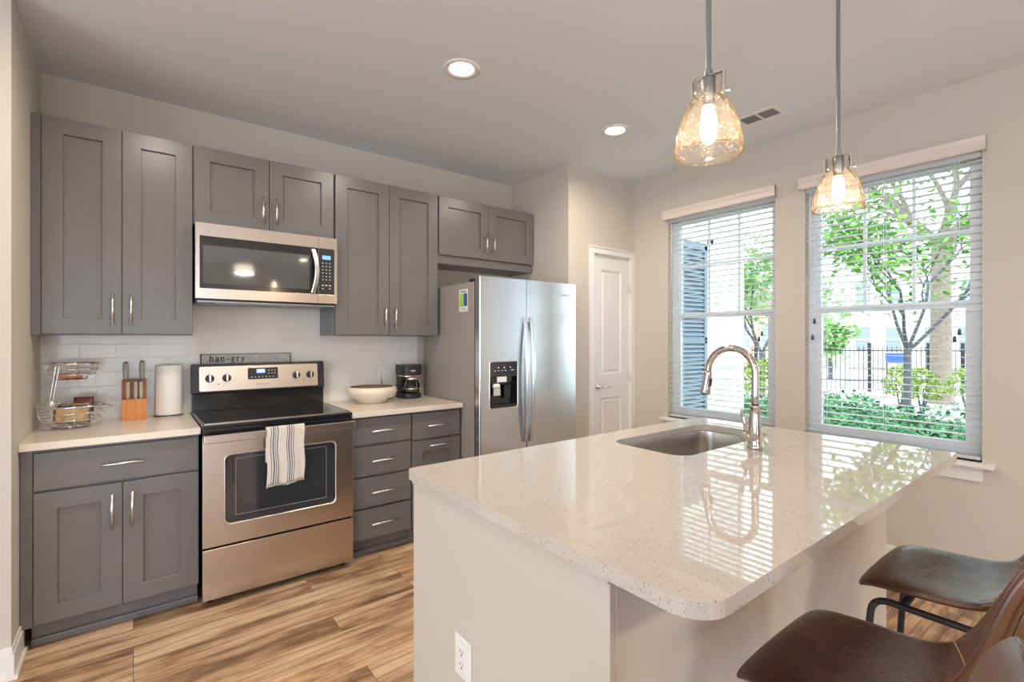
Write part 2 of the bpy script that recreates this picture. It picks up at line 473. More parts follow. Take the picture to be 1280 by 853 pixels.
# ------------------------------------------------------------------ mesh helpers
class MB:
    """collects shapes and links them as one mesh object"""
    def __init__(self):
        self.v = []; self.f = []; self.s = []; self.uv = None
    def add(self, verts, faces, smooth=False):
        n = len(self.v)
        self.v += [tuple(p) for p in verts]
        for f in faces:
            self.f.append(tuple(i + n for i in f)); self.s.append(smooth)
        return self
    def box(self, x0, x1, y0, y1, z0, z1):
        x0, x1 = min(x0, x1), max(x0, x1); y0, y1 = min(y0, y1), max(y0, y1); z0, z1 = min(z0, z1), max(z0, z1)
        v = [(x0, y0, z0), (x1, y0, z0), (x1, y1, z0), (x0, y1, z0), (x0, y0, z1), (x1, y0, z1), (x1, y1, z1), (x0, y1, z1)]
        return self.add(v, [(0, 3, 2, 1), (4, 5, 6, 7), (0, 1, 5, 4), (1, 2, 6, 5), (2, 3, 7, 6), (3, 0, 4, 7)])
    def frame(self, o, h, d0, d1, plane='xz'):
        """flat rectangular frame: outer o and hole h as (a0, a1, b0, b1), from depth d0 to d1"""
        def mk(a, b, d):
            return {'xz': (a, d, b), 'yz': (d, a, b), 'xy': (a, b, d)}[plane]
        def rg(q, d): return [mk(q[0], q[2], d), mk(q[1], q[2], d), mk(q[1], q[3], d), mk(q[0], q[3], d)]
        v = rg(o, d0) + rg(h, d0) + rg(o, d1) + rg(h, d1); f = []
        for i in range(4):
            j = (i + 1) % 4
            f += [(i, j, 4 + j, 4 + i), (8 + i, 12 + i, 12 + j, 8 + j), (i, 8 + i, 8 + j, j), (4 + i, 4 + j, 12 + j, 12 + i)]
        return self.add(v, f)
    def obox(self, c, ax, ay, az):
        c, ax, ay, az = Vector(c), Vector(ax), Vector(ay), Vector(az)
        v = [c + ax * i + ay * j + az * k for k in (-1, 1) for j in (-1, 1) for i in (-1, 1)]
        return self.add(v, [(0, 2, 3, 1), (4, 5, 7, 6), (0, 1, 5, 4), (1, 3, 7, 5), (3, 2, 6, 7), (2, 0, 4, 6)])
    def tube(self, pts, r, n=10, closed=False, caps=True):
        pts = [Vector(p) for p in pts]
        rs = r if isinstance(r, (list, tuple)) else [r] * len(pts)
        m = len(pts); rings = []
        up = None
        for i, p in enumerate(pts):
            if closed:
                t = (pts[(i + 1) % m] - pts[i - 1]).normalized()
            else:
                t = (pts[min(i + 1, m - 1)] - pts[max(i - 1, 0)]).normalized()
            if up is None:
                a = Vector((0, 0, 1)) if abs(t.z) < 0.9 else Vector((1, 0, 0))
                up = (a - t * a.dot(t)).normalized()
            else:
                up = (up - t * up.dot(t)).normalized()
            w = t.cross(up)
            rings.append([p + (up * math.cos(2 * PI * k / n) + w * math.sin(2 * PI * k / n)) * rs[i] for k in range(n)])
        v = [q for ring in rings for q in ring]
        f = []
        for i in range(m if closed else m - 1):
            j = (i + 1) % m
            for k in range(n):
                f.append((i * n + k, i * n + (k + 1) % n, j * n + (k + 1) % n, j * n + k))
        self.add(v, f, True)
        if caps and not closed:
            self.add(rings[0], [tuple(range(n))[::-1]]); self.add(rings[-1], [tuple(range(n))])
        return self
    def cyl(self, a, b, r, n=16, r2=None):
        return self.tube([a, b], [r, r if r2 is None else r2], n)
    def lathe(self, prof, c=(0, 0, 0), n=32, axis='z', smooth=True):
        c = Vector(c); v = []; f = []
        for (r, h) in prof:
            for k in range(n):
                a = 2 * PI * k / n
                p = (r * math.cos(a), r * math.sin(a), h)
                if axis == 'y':
                    p = (p[0], h, p[1])
                elif axis == 'x':
                    p = (h, p[0], p[1])
                v.append(c + Vector(p))
        for i in range(len(prof) - 1):
            for k in range(n):
                f.append((i * n + k, i * n + (k + 1) % n, (i + 1) * n + (k + 1) % n, (i + 1) * n + k))
        return self.add(v, f, smooth)
    def loft(self, rings, closed=True, smooth=True, cap0=False, cap1=False):
        n = len(rings[0]); v = [p for r in rings for p in r]; f = []
        for i in range(len(rings) - 1):
            for k in range(n if closed else n - 1):
                f.append((i * n + k, i * n + (k + 1) % n, (i + 1) * n + (k + 1) % n, (i + 1) * n + k))
        self.add(v, f, smooth)
        if cap0: self.add(rings[0], [tuple(range(n))[::-1]])
        if cap1: self.add(rings[-1], [tuple(range(n))])
        return self
    def prism(self, poly, a, b, plane='xy'):
        """poly of 2-D points extruded from a to b along the remaining axis"""
        def mk(p, h):
            return {'xy': (p[0], p[1], h), 'xz': (p[0], h, p[1]), 'yz': (h, p[0], p[1])}[plane]
        n = len(poly)
        self.add([mk(p, a) for p in poly] + [mk(p, b) for p in poly],
                 [tuple(range(n))[::-1], tuple(range(n, 2 * n))] + [(i, (i + 1) % n, (i + 1) % n + n, i + n) for i in range(n)])
        return self
    def build(self, name, mat, parent=None, bevel=0, seg=2, origin=None, fix=True, solid=0, sub=0, autos=False):
        me = bpy.data.meshes.new(name)
        me.from_pydata(self.v, [], self.f)
        for p, s in zip(me.polygons, self.s):
            p.use_smooth = s
        if fix:
            bm = bmesh.new(); bm.from_mesh(me)
            bmesh.ops.remove_doubles(bm, verts=bm.verts, dist=1e-5)
            bmesh.ops.recalc_face_normals(bm, faces=bm.faces)
            bm.to_mesh(me); bm.free()
        me.materials.append(M[mat] if isinstance(mat, str) else mat)
        o = bpy.data.objects.new(name, me)
        COL.objects.link(o)
        if origin is not None:
            ov = Vector(origin)
            me.transform(Matrix.Translation(-ov))
            o.location = ov
        if parent is not None:
            pw = world_loc(parent)
            o.parent = parent
            o.location = Vector(o.location) - pw
        if solid:
            s = o.modifiers.new('solid', 'SOLIDIFY'); s.thickness = solid; s.offset = 0
        if sub:
            s = o.modifiers.new('sub', 'SUBSURF'); s.levels = sub; s.render_levels = sub
        if bevel:
            b = o.modifiers.new('bevel', 'BEVEL'); b.width = bevel; b.segments = seg
            b.limit_method = 'ANGLE'; b.angle_limit = math.radians(40); b.harden_normals = False
        return o

def world_loc(o):
    p = Vector(o.location)
    while o.parent:
        o = o.parent; p += Vector(o.location)
    return p

def tag(o, label=None, cat=None, group=None, kind=None):
    if label: o['label'] = label
    if cat: o['category'] = cat
    if group: o['group'] = group
    if kind: o['kind'] = kind
    return o

def thing(name, label, cat, loc, group=None):
    o = bpy.data.objects.new(name, None)
    COL.objects.link(o); o.location = loc; o.empty_display_size = 0.1
    return tag(o, label, cat, group)

def structure(o):
    o['kind'] = 'structure'; return o

def copy_tree(o, parent=None):
    c = o.copy(); COL.objects.link(c)
    if parent is not None:
        c.parent = parent
    for ch in list(o.children):
        copy_tree(ch, c)
    return c

def rrect(x0, x1, y0, y1, r, n=8):
    """rounded rectangle outline, r one radius or four (x0y0, x1y0, x1y1, x0y1)"""
    rs = r if isinstance(r, (list, tuple)) else [r] * 4
    out = []
    for (cx, cy, a0, rr) in ((x0 + rs[0], y0 + rs[0], PI, rs[0]), (x1 - rs[1], y0 + rs[1], 1.5 * PI, rs[1]),
                             (x1 - rs[2], y1 - rs[2], 0, rs[2]), (x0 + rs[3], y1 - rs[3], 0.5 * PI, rs[3])):
        for k in range(n + 1):
            a = a0 + 0.5 * PI * k / n
            out.append((cx + rr * math.cos(a), cy + rr * math.sin(a)))
    return out

def text_mesh(body, size, name, mat, parent, loc, rot, ext=0.0004, align='CENTER'):
    cu = bpy.data.curves.new(name, 'FONT')
    cu.body = body; cu.size = size; cu.extrude = ext; cu.align_x = align; cu.align_y = 'CENTER'
    cu.resolution_u = 3
    t = bpy.data.objects.new(name + '_curve', cu); COL.objects.link(t)
    dg = bpy.context.evaluated_depsgraph_get()
    me = bpy.data.meshes.new_from_object(t.evaluated_get(dg))
    bpy.data.objects.remove(t, do_unlink=True)
    me.name = name
    me.materials.clear(); me.materials.append(M[mat])
    o = bpy.data.objects.new(name, me); COL.objects.link(o)
    o.parent = parent
    o.location = Vector(loc) - world_loc(parent)
    o.rotation_euler = rot
    return o

# ------------------------------------------------------------------ room shell
XL, XR, YB, YP, XJ, ZC = -0.3875, 3.592, 3.565, 2.817, 2.764, 2.774
YN = 2.78                       # where the short left wall ends and turns left
XF, YR = -3.6, -4.6             # far left and rear walls of the open living room
WT = 0.14
W1 = (1.583, 2.457); W2 = (0.516, 1.388); WZ = (0.700, 2.40)

structure(MB().box(XF - WT, XR + WT, YR - WT, YB + WT, -0.06, 0).build('floor', 'floor'))
structure(MB().box(XF - WT, XR + WT, YR - WT, YB + WT, ZC, ZC + 0.1).build('ceiling', 'ceiling'))
structure(MB().box(XL - WT, XR + WT, YB, YB + WT, 0, ZC).build('wall_back', 'wall'))
structure(MB().box(XL - WT, XL, YN, YB, 0, ZC).build('wall_left', 'wall'))
structure(MB().box(XF, XL - WT, YN, YN + WT, 0, ZC).build('wall_hall', 'wall'))
m = MB()
LY = (-3.4, 1.5); LZ = 2.3  # out-of-view opening added in the far left wall for fill daylight
m.box(XF - WT, XF, YR, LY[0], 0, ZC); m.box(XF - WT, XF, LY[1], YN + WT, 0, ZC); m.box(XF - WT, XF, LY[0], LY[1], LZ, ZC)
structure(m.build('wall_far_left', 'wall', fix=False))
lw = structure(thing('window_4', None, None, (XF, LY[0], 0)))
m = MB()
m.box(XF - 0.1, XF - 0.03, LY[0], LY[1], LZ - 0.07, LZ); m.box(XF - 0.1, XF - 0.03, LY[0], LY[1], 0, 0.07)
for i in range(5):
    y = LY[0] + (LY[1] - LY[0]) * i / 4
    m.box(XF - 0.1, XF - 0.03, y - 0.04, y + 0.04, 0, LZ)
m.build('frame', 'vinyl', lw, fix=False)
# pantry block beside the fridge, with the door opening left in it
PD = (3.063, 3.532, 2.078)
m = MB()
m.box(XJ, PD[0] - 0.012, YP, YB, 0, ZC)
m.box(PD[0] - 0.012, PD[1] + 0.012, YP, YB, PD[2] + 0.012, ZC)
m.box(PD[1] + 0.012, XR, YP, YB, 0, ZC)
m.box(PD[0] - 0.012, PD[1] + 0.012, YP + 0.2, YB, 0, PD[2] + 0.012)
structure(m.build('wall_pantry', 'wall', fix=False))
# window wall
m = MB()
m.box(XR, XR + WT, YR, YB, 0, WZ[0]); m.box(XR, XR + WT, YR, YB, WZ[1], ZC)
m.box(XR, XR + WT, W1[1], YB, WZ[0], WZ[1]); m.box(XR, XR + WT, W2[1], W1[0], WZ[0], WZ[1]); m.box(XR, XR + WT, YR, W2[0], WZ[0], WZ[1])
structure(m.build('wall_right', 'wall', fix=False))
# unseen rear wall; its wide framed opening is added to let in daylight
RX = (-2.4, 0.9); RZ = (0.0, 2.35)
m = MB()
m.box(XF, RX[0], YR - WT, YR, 0, ZC); m.box(RX[1], XR, YR - WT, YR, 0, ZC); m.box(RX[0], RX[1], YR - WT, YR, RZ[1], ZC)
structure(m.build('wall_rear', 'wall', fix=False))
rw = structure(thing('window_3', None, None, (0, YR, 0)))
m = MB()
m.box(RX[0], RX[1], YR - 0.1, YR - 0.03, 2.28, RZ[1]); m.box(RX[0], RX[1], YR - 0.1, YR - 0.03, 0, 0.07)
for i in range(5):
    x = RX[0] + (RX[1] - RX[0]) * i / 4
    m.box(x - 0.04, x + 0.04, YR - 0.1, YR - 0.03, 0, RZ[1])
m.build('frame', 'vinyl', rw, fix=False)

# baseboards
def baseboard(name, a, b, nrm):
    """a, b end points on the wall face, nrm the way into the room"""
    ax, ay = a; bx, by = b
    m = MB()
    for (t, z0, z1) in ((0.012, 0.018, 0.105), (0.007, 0.105, 0.127), (0.022, 0, 0.018)):
        xs = sorted([ax, bx]); ys = sorted([ay, by])
        if nrm[0]:
            m.box(ax, ax + nrm[0] * t, ys[0], ys[1], z0, z1)
        else:
            m.box(xs[0], xs[1], ay, ay + nrm[1] * t, z0, z1)
    return structure(m.build(name, 'trim', bevel=0.002, fix=False))
baseboard('baseboard_hall', (XF, YN), (XL + 0.0005, YN), (0, -1))
baseboard('baseboard_left', (XL, YN - 0.022), (XL, 2.99), (1, 0))
baseboard('baseboard_right', (XR, YR), (XR, YP), (-1, 0))
baseboard('baseboard_pantry', (XJ, YP), (2.995, YP), (0, -1))
baseboard('baseboard_far_left', (XF, YR), (XF, YN), (1, 0))

# pantry door with its casing
d1 = structure(thing('door_1', None, None, (PD[0], YP, 0)))
m = MB()
cw = 0.058
m.box(PD[0] - 0.008 - cw, PD[0] - 0.008, YP - 0.016, YP + 0.001, 0, PD[2] + 0.008)
m.box(PD[1] + 0.004, XR - 0.001, YP - 0.016, YP + 0.001, 0, PD[2] + 0.008)
m.box(PD[0] - 0.008 - cw, XR - 0.001, YP - 0.016, YP + 0.001, PD[2] + 0.008, PD[2] + 0.008 + cw)
m.box(PD[0] - 0.009 - cw, PD[0] - 0.008 - cw + 0.012, YP - 0.024, YP, 0, PD[2] + cw - 0.004)
m.box(PD[0] - 0.009 - cw, XR - 0.0005, YP - 0.0245, YP, PD[2] + cw - 0.004, PD[2] + 0.0085 + cw)
m.build('casing', 'trim', d1, bevel=0.002, fix=False)
m = MB()
m.box(PD[0] - 0.011, PD[0] - 0.003, YP, YP + 0.19, 0, PD[2] + 0.01); m.box(PD[1] + 0.003, PD[1] + 0.011, YP, YP + 0.19, 0, PD[2] + 0.01)
m.box(PD[0] - 0.011, PD[1] + 0.011, YP, YP + 0.19, PD[2] + 0.002, PD[2] + 0.011)
m.build('jamb', 'trim', d1, fix=False)
# slab with two raised panels
yd = YP + 0.012
def paneled(m, x0, x1, z0, z1, panels, y, dep=0.035):
    xs = [x0, panels[0][0], panels[0][1], x1]
    m.box(x0, panels[0][0], y, y + dep, z0, z1); m.box(panels[0][1], x1, y, y + dep, z0, z1)
    zz = z0
    for (a, b, c, d) in panels:
        m.box(a, b, y, y + dep, zz, c); zz = d
        # sloped moulding down to a field, then a raised field
        o = [(a, c), (b, c), (b, d), (a, d)]
        def ring(k, yy): return [(a + k, yy, c + k), (b - k, yy, c + k), (b - k, yy, d - k), (a + k, yy, d - k)]
        m.loft([ring(0, y), ring(0.012, y + 0.012), ring(0.022, y + 0.012), ring(0.034, y + 0.003)], smooth=False, cap1=True)
    m.box(panels[0][0], panels[0][1], y, y + dep, zz, z1)
m = MB()
paneled(m, PD[0], PD[1], 0.012, PD[2], [(3.165, 3.43, 0.22, 0.857), (3.165, 3.43, 1.06, 1.955)], yd)
m.build('door_leaf', 'trim', d1)
hd = MB()
hx, hz = 3.125, 0.955
hd.lathe([(0.0, 0), (0.030, 0), (0.030, -0.006), (0.024, -0.010), (0.011, -0.012), (0.010, -0.045), (0.012, -0.05), (0.0, -0.055)], (hx, yd, hz), 24, 'y')
hd.tube([(hx, yd - 0.046, hz), (hx + 0.03, yd - 0.05, hz), (hx + 0.075, yd - 0.047, hz - 0.003), (hx + 0.112, yd - 0.044, hz - 0.006)], [0.009, 0.009, 0.0085, 0.008], 12)
hd.build('lever_handle', 'chrome', d1)
for z in (1.82, 1.025, 0.25):
    MB().cyl((PD[1] + 0.002, YP - 0.004, z - 0.045), (PD[1] + 0.002, YP - 0.004, z + 0.045), 0.006, 10).build('hinge', 'nickel', d1)

# ------------------------------------------------------------------ windows, sills, blinds
def make_window(i, y0, y1):
    zt, zb = 2.40, WZ[0]
    w = structure(thing('window_%d' % i, None, None, (XR + 0.07, y0, zb)))
    xf0, xf1 = XR + 0.062, XR + 0.125
    fw = 0.042
    MB().frame((y0, y1, zb, zt), (y0 + fw, y1 - fw, zb + 0.045, zt - fw), xf0, xf1, 'yz').build('frame', 'vinyl', w, bevel=0.002)
    # lower sash, to the inside
    a, b = y0 + fw, y1 - fw
    zr = 1.538
    lo = MB().frame((a, b, zb + 0.045, zr + 0.042), (a + 0.035, b - 0.035, zb + 0.09, zr), xf0 + 0.002, xf0 + 0.034, 'yz').build('lower_sash', 'vinyl', w, bevel=0.002)
    MB().box(xf0 - 0.012, xf0 + 0.0015, (a + b) / 2 - 0.03, (a + b) / 2 + 0.03, zr + 0.02, zr + 0.04).build('sash_lock', 'vinyl', lo, bevel=0.003)
    MB().box(xf0 + 0.016, xf0 + 0.020, a + 0.03, b - 0.03, zb + 0.085, zr + 0.005).build('pane', 'pane', lo)
    u0, u1 = xf0 + 0.036, xf0 + 0.060
    up = MB().frame((a, b, zr, zt - fw), (a + 0.022, b - 0.022, zr + 0.03, zt - fw - 0.03), u0, u1, 'yz').build('upper_sash', 'vinyl', w, bevel=0.002)
    m = MB()
    for k in (1, 2):
        yc = a + 0.022 + (b - a - 0.044) * k / 3
        m.box(u0 + 0.005, u0 + 0.017, yc - 0.009, yc + 0.009, zr + 0.029, zt - fw - 0.029)
    m.box(u0 + 0.006, u0 + 0.016, a + 0.021, b - 0.021, 1.962, 1.980)
    m.build('muntin_grid', 'vinyl', up, fix=False)
    MB().box(u0 + 0.009, u0 + 0.013, a + 0.02, b - 0.02, zr + 0.02, zt - fw - 0.02).build('pane', 'pane', up)
    # sill board and apron
    t = structure(thing('trim_%d' % i, None, None, (XR, y0, zb)))
    MB().box(XR - 0.052, XR + 0.062, y0 - 0.052, y1 + 0.052, zb - 0.026, zb - 0.0).build('sill_board', 'trim', t, bevel=0.004)
    m = MB()
    m.box(XR - 0.014, XR + 0.0, y0 - 0.004, y1 + 0.004, zb - 0.105, zb - 0.0455)
    m.box(XR - 0.020, XR + 0.0, y0 - 0.004, y1 + 0.004, zb - 0.045, zb - 0.026)
    m.build('apron', 'trim', t, bevel=0.003, fix=False)
    return w
make_window(1, *W1)
make_window(2, *W2)

def make_blind(y0, y1, label):
    r = thing('window_blind', label, 'blind', (XR - 0.02, (y0 + y1) / 2, 0.71))
    # valance with a moulded face and returns
    ya, yb = y0 - 0.022, y1 + 0.022
    m = MB()
    prof = [(XR - 0.048, 2.366), (XR - 0.053, 2.372), (XR - 0.050, 2.392), (XR - 0.050, 2.405), (XR - 0.056, 2.415), (XR - 0.060, 2.434), (XR - 0.060, 2.441), (XR - 0.040, 2.441), (XR - 0.040, 2.366)]
    n = len(prof)
    m.add([(x, ya, z) for x, z in prof] + [(x, yb, z) for x, z in prof], [tuple(range(n)), tuple(range(n, 2 * n))] + [(i, (i + 1) % n, n + (i + 1) % n, n + i) for i in range(n)])
    m.box(XR - 0.056, XR - 0.001, ya, ya + 0.008, 2.366, 2.441); m.box(XR - 0.056, XR - 0.001, yb - 0.008, yb, 2.366, 2.441)
    m.build('valance', 'valance', r)
    MB().box(XR + 0.006, XR + 0.058, y0 + 0.004, y1 - 0.004, 2.345, 2.395).build('headrail', 'slat', r)
    m = MB()
    z = 0.752; p = 0.0424
    while z < 2.345:
        m.box(XR + 0.007, XR + 0.057, y0 + 0.006, y1 - 0.006, z, z + 0.0028)
        z += p
    m.build('slats', 'slat', r, fix=False)
    MB().box(XR + 0.007, XR + 0.057, y0 + 0.006, y1 - 0.006, 0.708, 0.726).build('bottom_rail', 'slat', r, bevel=0.003)
    for k in (0.13, 0.5, 0.87):
        yc = y0 + (y1 - y0) * k
        m = MB()
        for x in (XR + 0.0065, XR + 0.0575):
            m.box(x - 0.0006, x + 0.0006, yc - 0.0012, yc + 0.0012, 0.72, 2.35)
        m.build('ladder_cord', 'slat', r, fix=False)
    if y0 < 1.0:
        m = MB()
        for dy in (0.0, 0.012): m.tube([(XR - 0.004, y1 - 0.060 + dy, 2.345), (XR - 0.004, y1 - 0.060 + dy, 1.50 - dy * 9)], 0.0012, 6)
        m.build('lift_cord', 'slat', r, fix=False)
        for dy in (0.0, 0.012): MB().lathe([(0.002, 0), (0.007, -0.006), (0.009, -0.034), (0.0, -0.036)], (XR - 0.004, y1 - 0.060 + dy, 1.50 - dy * 9), 12).build('cord_tassel', 'bark', r)
    yw = y1 - 0.035
    MB().tube([(XR - 0.004, yw, 2.34), (XR - 0.006, yw + 0.004, 1.75)], 0.004, 8).build('tilt_wand', 'slat', r)
    m = MB()
    for dy in (0.0, 0.02):
        m.tube([(XR - 0.004, y0 + 0.09 + dy, 2.345), (XR - 0.004, y0 + 0.09 + dy, 1.42 - dy * 2)], 0.0012, 6)
    m.build('pull_cord', 'slat', r, fix=False)
    for dy, z in ((0.0, 1.42), (0.02, 1.38)):
        MB().lathe([(0.002, 0), (0.007, -0.006), (0.009, -0.034), (0.0, -0.036)], (XR - 0.004, y0 + 0.09 + dy, z), 12).build('cord_tassel', 'bark', r)
    return r
make_blind(*W1, 'white horizontal-slat blind on the narrower-looking window beside the panelled door')
make_blind(*W2, 'white horizontal-slat blind on the window farther from the door, nearest the stools')

# ------------------------------------------------------------------ backsplash
m = MB()
m.box(XL + 0.0005, 1.80, YB - 0.008, YB, 0.914, 1.62)
structure(m.build('wall_backsplash', 'tile'))

# ------------------------------------------------------------------ cabinets
YU = 3.235; YD = 2.945; DT = 0.020
def shaker(x0, x1, z0, z1, y, w=0.077, dep=0.0145):
    m = MB()
    m.frame((x0, x1, z0, z1), (x0 + w, x1 - w, z0 + w, z1 - w), y, y + DT, 'xz')
    m.box(x0 + w - 0.002, x1 - w + 0.002, y + dep, y + DT - 0.001, z0 + w - 0.002, z1 - w + 0.002)
    return m
def pull(door, x, y, z, length, horiz=False):
    m = MB()
    h = length / 2; q = h - 0.03; r = 0.0058
    if horiz:
        m.cyl((x - h, y - 0.034, z), (x + h, y - 0.034, z), r, 12)
        for s in (-1, 1): m.cyl((x + s * q, y - 0.034, z), (x + s * q, y + 0.0005, z), 0.0042, 10)
    else:
        m.cyl((x, y - 0.034, z - h), (x, y - 0.034, z + h), r, 12)
        for s in (-1, 1): m.cyl((x, y - 0.034, z + s * q), (x, y + 0.0005, z + s * q), 0.0042, 10)
    return m.build('handle', 'nickel', door)
def door(cab, x0, x1, z0, z1, y, hx=None, hz=None, horiz=False, name='door', L=0.162):
    g = 0.0016
    d = shaker(x0 + g, x1 - g, z0 + g, z1 - g, y).build(name, 'cab', cab, bevel=0.0012, seg=1, fix=False)
    pull(d, hx, y, hz, L, horiz)
    return d
def drawer(cab, x0, x1, z0, z1, y, L=0.166):
    g = 0.0025
    d = MB().box(x0 + g, x1 - g, y, y + DT, z0 + g, z1 - g).build('drawer', 'cab', cab, bevel=0.0015, seg=2)
    pull(d, (x0 + x1) / 2, y, (z0 + z1) / 2 + 0.002, L, True)
    return d

def upper(name_label, x0, x1, xs, z0, z1, hz, filler=None, zbody=None, yb=None):
    c = thing('upper_cabinet', name_label, 'cabinet', ((x0 + x1) / 2, YB, z0), 'grey wall cabinets')
    m = MB()
    ztop, zb = z1, (zbody if zbody is not None else z0 - 0.004)
    m.box(x0, x1, YU + DT + 0.001, YB - 0.009, zb, ztop)
    if filler:
        m.box(filler, x0, YU + 0.012, YB - 0.009, zb, ztop)
    m.build('body', 'cab', c, bevel=0.001, seg=1, fix=False)
    for i in range(2):
        hx = xs[1] - 0.0375 if i == 0 else xs[1] + 0.0365
        door(c, xs[i], xs[i + 1], z0, z1 - 0.004, YU, hx, hz)
    return c
upper('tall grey two-door wall cabinet at the left wall, above the fruit basket', -0.3500, 0.2625, (-0.3497, -0.0465, 0.2611), 1.388, 2.452, 1.515, filler=XL + 0.001)
upper('short grey two-door wall cabinet directly above the microwave', 0.2640, 1.0395, (0.2665, 0.6500, 1.0361), 2.012, 2.452, 2.131)
upper('tall grey two-door wall cabinet right of the microwave, above the cream bowl', 1.0410, 1.8110, (1.0460, 1.4220, 1.8085), 1.388, 2.452, 1.511)
upper('short grey two-door wall cabinet above the refrigerator', 1.8150, 2.7490, (1.8180, 2.2770, 2.7470), 2.003, 2.452, 2.128, zbody=1.938)

# left base cabinet
c = thing('base_cabinet', 'grey base cabinet left of the range, one wide drawer over two doors', 'cabinet', (-0.06, 3.25, 0))
m = MB()
m.box(XL + 0.002, 0.266, YD + DT + 0.001, YB - 0.001, 0.105, 0.880)
m.box(XL + 0.002, -0.346, YD + 0.010, YD + DT + 0.001, 0.105, 0.880)
m.build('body', 'cab', c, bevel=0.001, seg=1, fix=False)
m = MB(); m.box(XL + 0.030, 0.266, 3.012, 3.03, 0.0, 0.105); m.box(XL + 0.030, 0.266, 2.995, 3.012, 0, 0.035)
m.build('toe_kick', 'cab', c, bevel=0.006, fix=False)
drawer(c, -0.3444, 0.2640, 0.697, 0.866, YD)
door(c, -0.3444, -0.0400, 0.112, 0.690, YD, -0.078, 0.564)
door(c, -0.0400, 0.2640, 0.112, 0.690, YD, -0.004, 0.564)

# right drawer bank
c = thing('drawer_cabinet', 'grey base cabinet right of the range with four stacked drawers', 'cabinet', (1.25, 3.25, 0))
m = MB(); m.box(1.048, 1.4500, YD + DT + 0.001, YB - 0.001, 0.105, 0.880)
m.build('body', 'cab', c)
m = MB(); m.box(1.048, 1.4500, 3.012, 3.03, 0.0, 0.105); m.box(1.048, 1.45, 2.995, 3.012, 0, 0.035)
m.build('toe_kick', 'cab', c, bevel=0.006, fix=False)
for z0, z1 in ((0.702, 0.870), (0.507, 0.695), (0.311, 0.500), (0.114, 0.304)):
    drawer(c, 1.0530, 1.4475, z0, z1, YD)
c = thing('base_cabinet', 'grey base cabinet between the four-drawer unit and the refrigerator', 'cabinet', (1.64, 3.25, 0))
m = MB(); m.box(1.4510, 1.8260, YD + DT + 0.001, YB - 0.001, 0.105, 0.880)
m.build('body', 'cab', c)
m = MB(); m.box(1.4510, 1.826, 3.012, 3.03, 0.0, 0.105); m.box(1.451, 1.826, 2.995, 3.012, 0, 0.035)
m.build('toe_kick', 'cab', c, bevel=0.006, fix=False)
drawer(c, 1.4535, 1.8240, 0.690, 0.866, YD)
door(c, 1.4535, 1.8240, 0.114, 0.683, YD, 1.652, 0.647, True, 'door', 0.166)

# worktops
def worktop(x0, x1, label, mat='laminate'):
    o = MB().box(x0, x1, 2.916, YB - 0.0085, 0.8805, 0.914).build('countertop', mat, bevel=0.003)
    return tag(o, label, 'countertop')
worktop(XL + 0.0008, 0.2700, 'cream countertop left of the range holding basket, knives and paper towel')
worktop(1.0450, 1.8320, 'cream countertop right of the range holding bowl and coffee maker')

# ------------------------------------------------------------------ range
RX0, RX1 = 0.2750, 1.0400
RF = 2.8885
r = thing('electric_range', 'stainless steel electric range with black glass cooktop between the base cabinets', 'range', ((RX0 + RX1) / 2, 3.2, 0))
m = MB(); m.box(RX0 + 0.002, RX1 - 0.002, RF + 0.032, 3.555, 0.036, 0.905)
for x in (RX0 + 0.04, RX1 - 0.04):
    for y in (RF + 0.07, 3.50): m.cyl((x, y, 0), (x, y, 0.036), 0.016, 12)
m.build('body', 'black', r, fix=False)
# cooktop
m = MB(); m.box(RX0 - 0.001, RX1 + 0.001, 2.905, 3.470, 0.905, 0.922)
ct = m.build('cooktop', 'black', r, bevel=0.004)
MB().box(RX0 + 0.012, RX1 - 0.012, 2.935, 3.455, 0.9215, 0.9275).build('glass_surface', 'ceran', ct, bevel=0.002)
m = MB()
for (x0, x1, y0, y1) in ((RX0 + 0.006, RX1 - 0.006, 2.930, 2.934), (RX0 + 0.006, RX0 + 0.010, 2.930, 3.458), (RX1 - 0.010, RX1 - 0.006, 2.930, 3.458)):
    m.box(x0, x1, y0, y1, 0.9215, 0.9282)
m.build('trim_line', 'steel', ct, fix=False)
for (x, y, rr) in ((0.465, 3.08, 0.105), (0.455, 3.33, 0.078), (0.855, 3.08, 0.082), (0.855, 3.33, 0.100)):
    m = MB()
    for q in (rr, rr * 0.62):
        m.lathe([(q, 0.9276), (q - 0.0022, 0.9279), (q - 0.0044, 0.9276)], (x, y, 0), 48)
    m.build('burner_ring', 'burner', ct)
# black vent strip under the cooktop lip
MB().box(RX0 + 0.004, RX1 - 0.004, 2.915, RF + 0.04, 0.868, 0.905).build('vent_strip', 'black', r, bevel=0.002)
# door
m = MB()
z0, z1 = 0.3035, 0.866
wx0, wx1, wz0, wz1 = 0.369, 0.940, 0.402, 0.768
outer = [(RX0, z0), (RX1, z0), (RX1, z1), (RX0, z1)]
inner = rrect(wx0, wx1, wz0, wz1, 0.028, 6)
bm = bmesh.new()
ov = [bm.verts.new((x, RF, z)) for x, z in outer]; iv = [bm.verts.new((x, RF, z)) for x, z in inner]
ed = [bm.edges.new((ov[i], ov[(i + 1) % 4])) for i in range(4)] + [bm.edges.new((iv[i], iv[(i + 1) % len(iv)])) for i in range(len(iv))]
bmesh.ops.triangle_fill(bm, edges=ed, use_beauty=True)
geo = bmesh.ops.extrude_face_region(bm, geom=list(bm.faces))
bmesh.ops.translate(bm, verts=[e for e in geo['geom'] if isinstance(e, bmesh.types.BMVert)], vec=(0, 0.03, 0))
bmesh.ops.recalc_face_normals(bm, faces=bm.faces)
me = bpy.data.meshes.new('oven_door'); bm.to_mesh(me); bm.free(); me.materials.append(M['steel'])
od = bpy.data.objects.new('oven_door', me); COL.objects.link(od); od.parent = r; od.location = -world_loc(r)
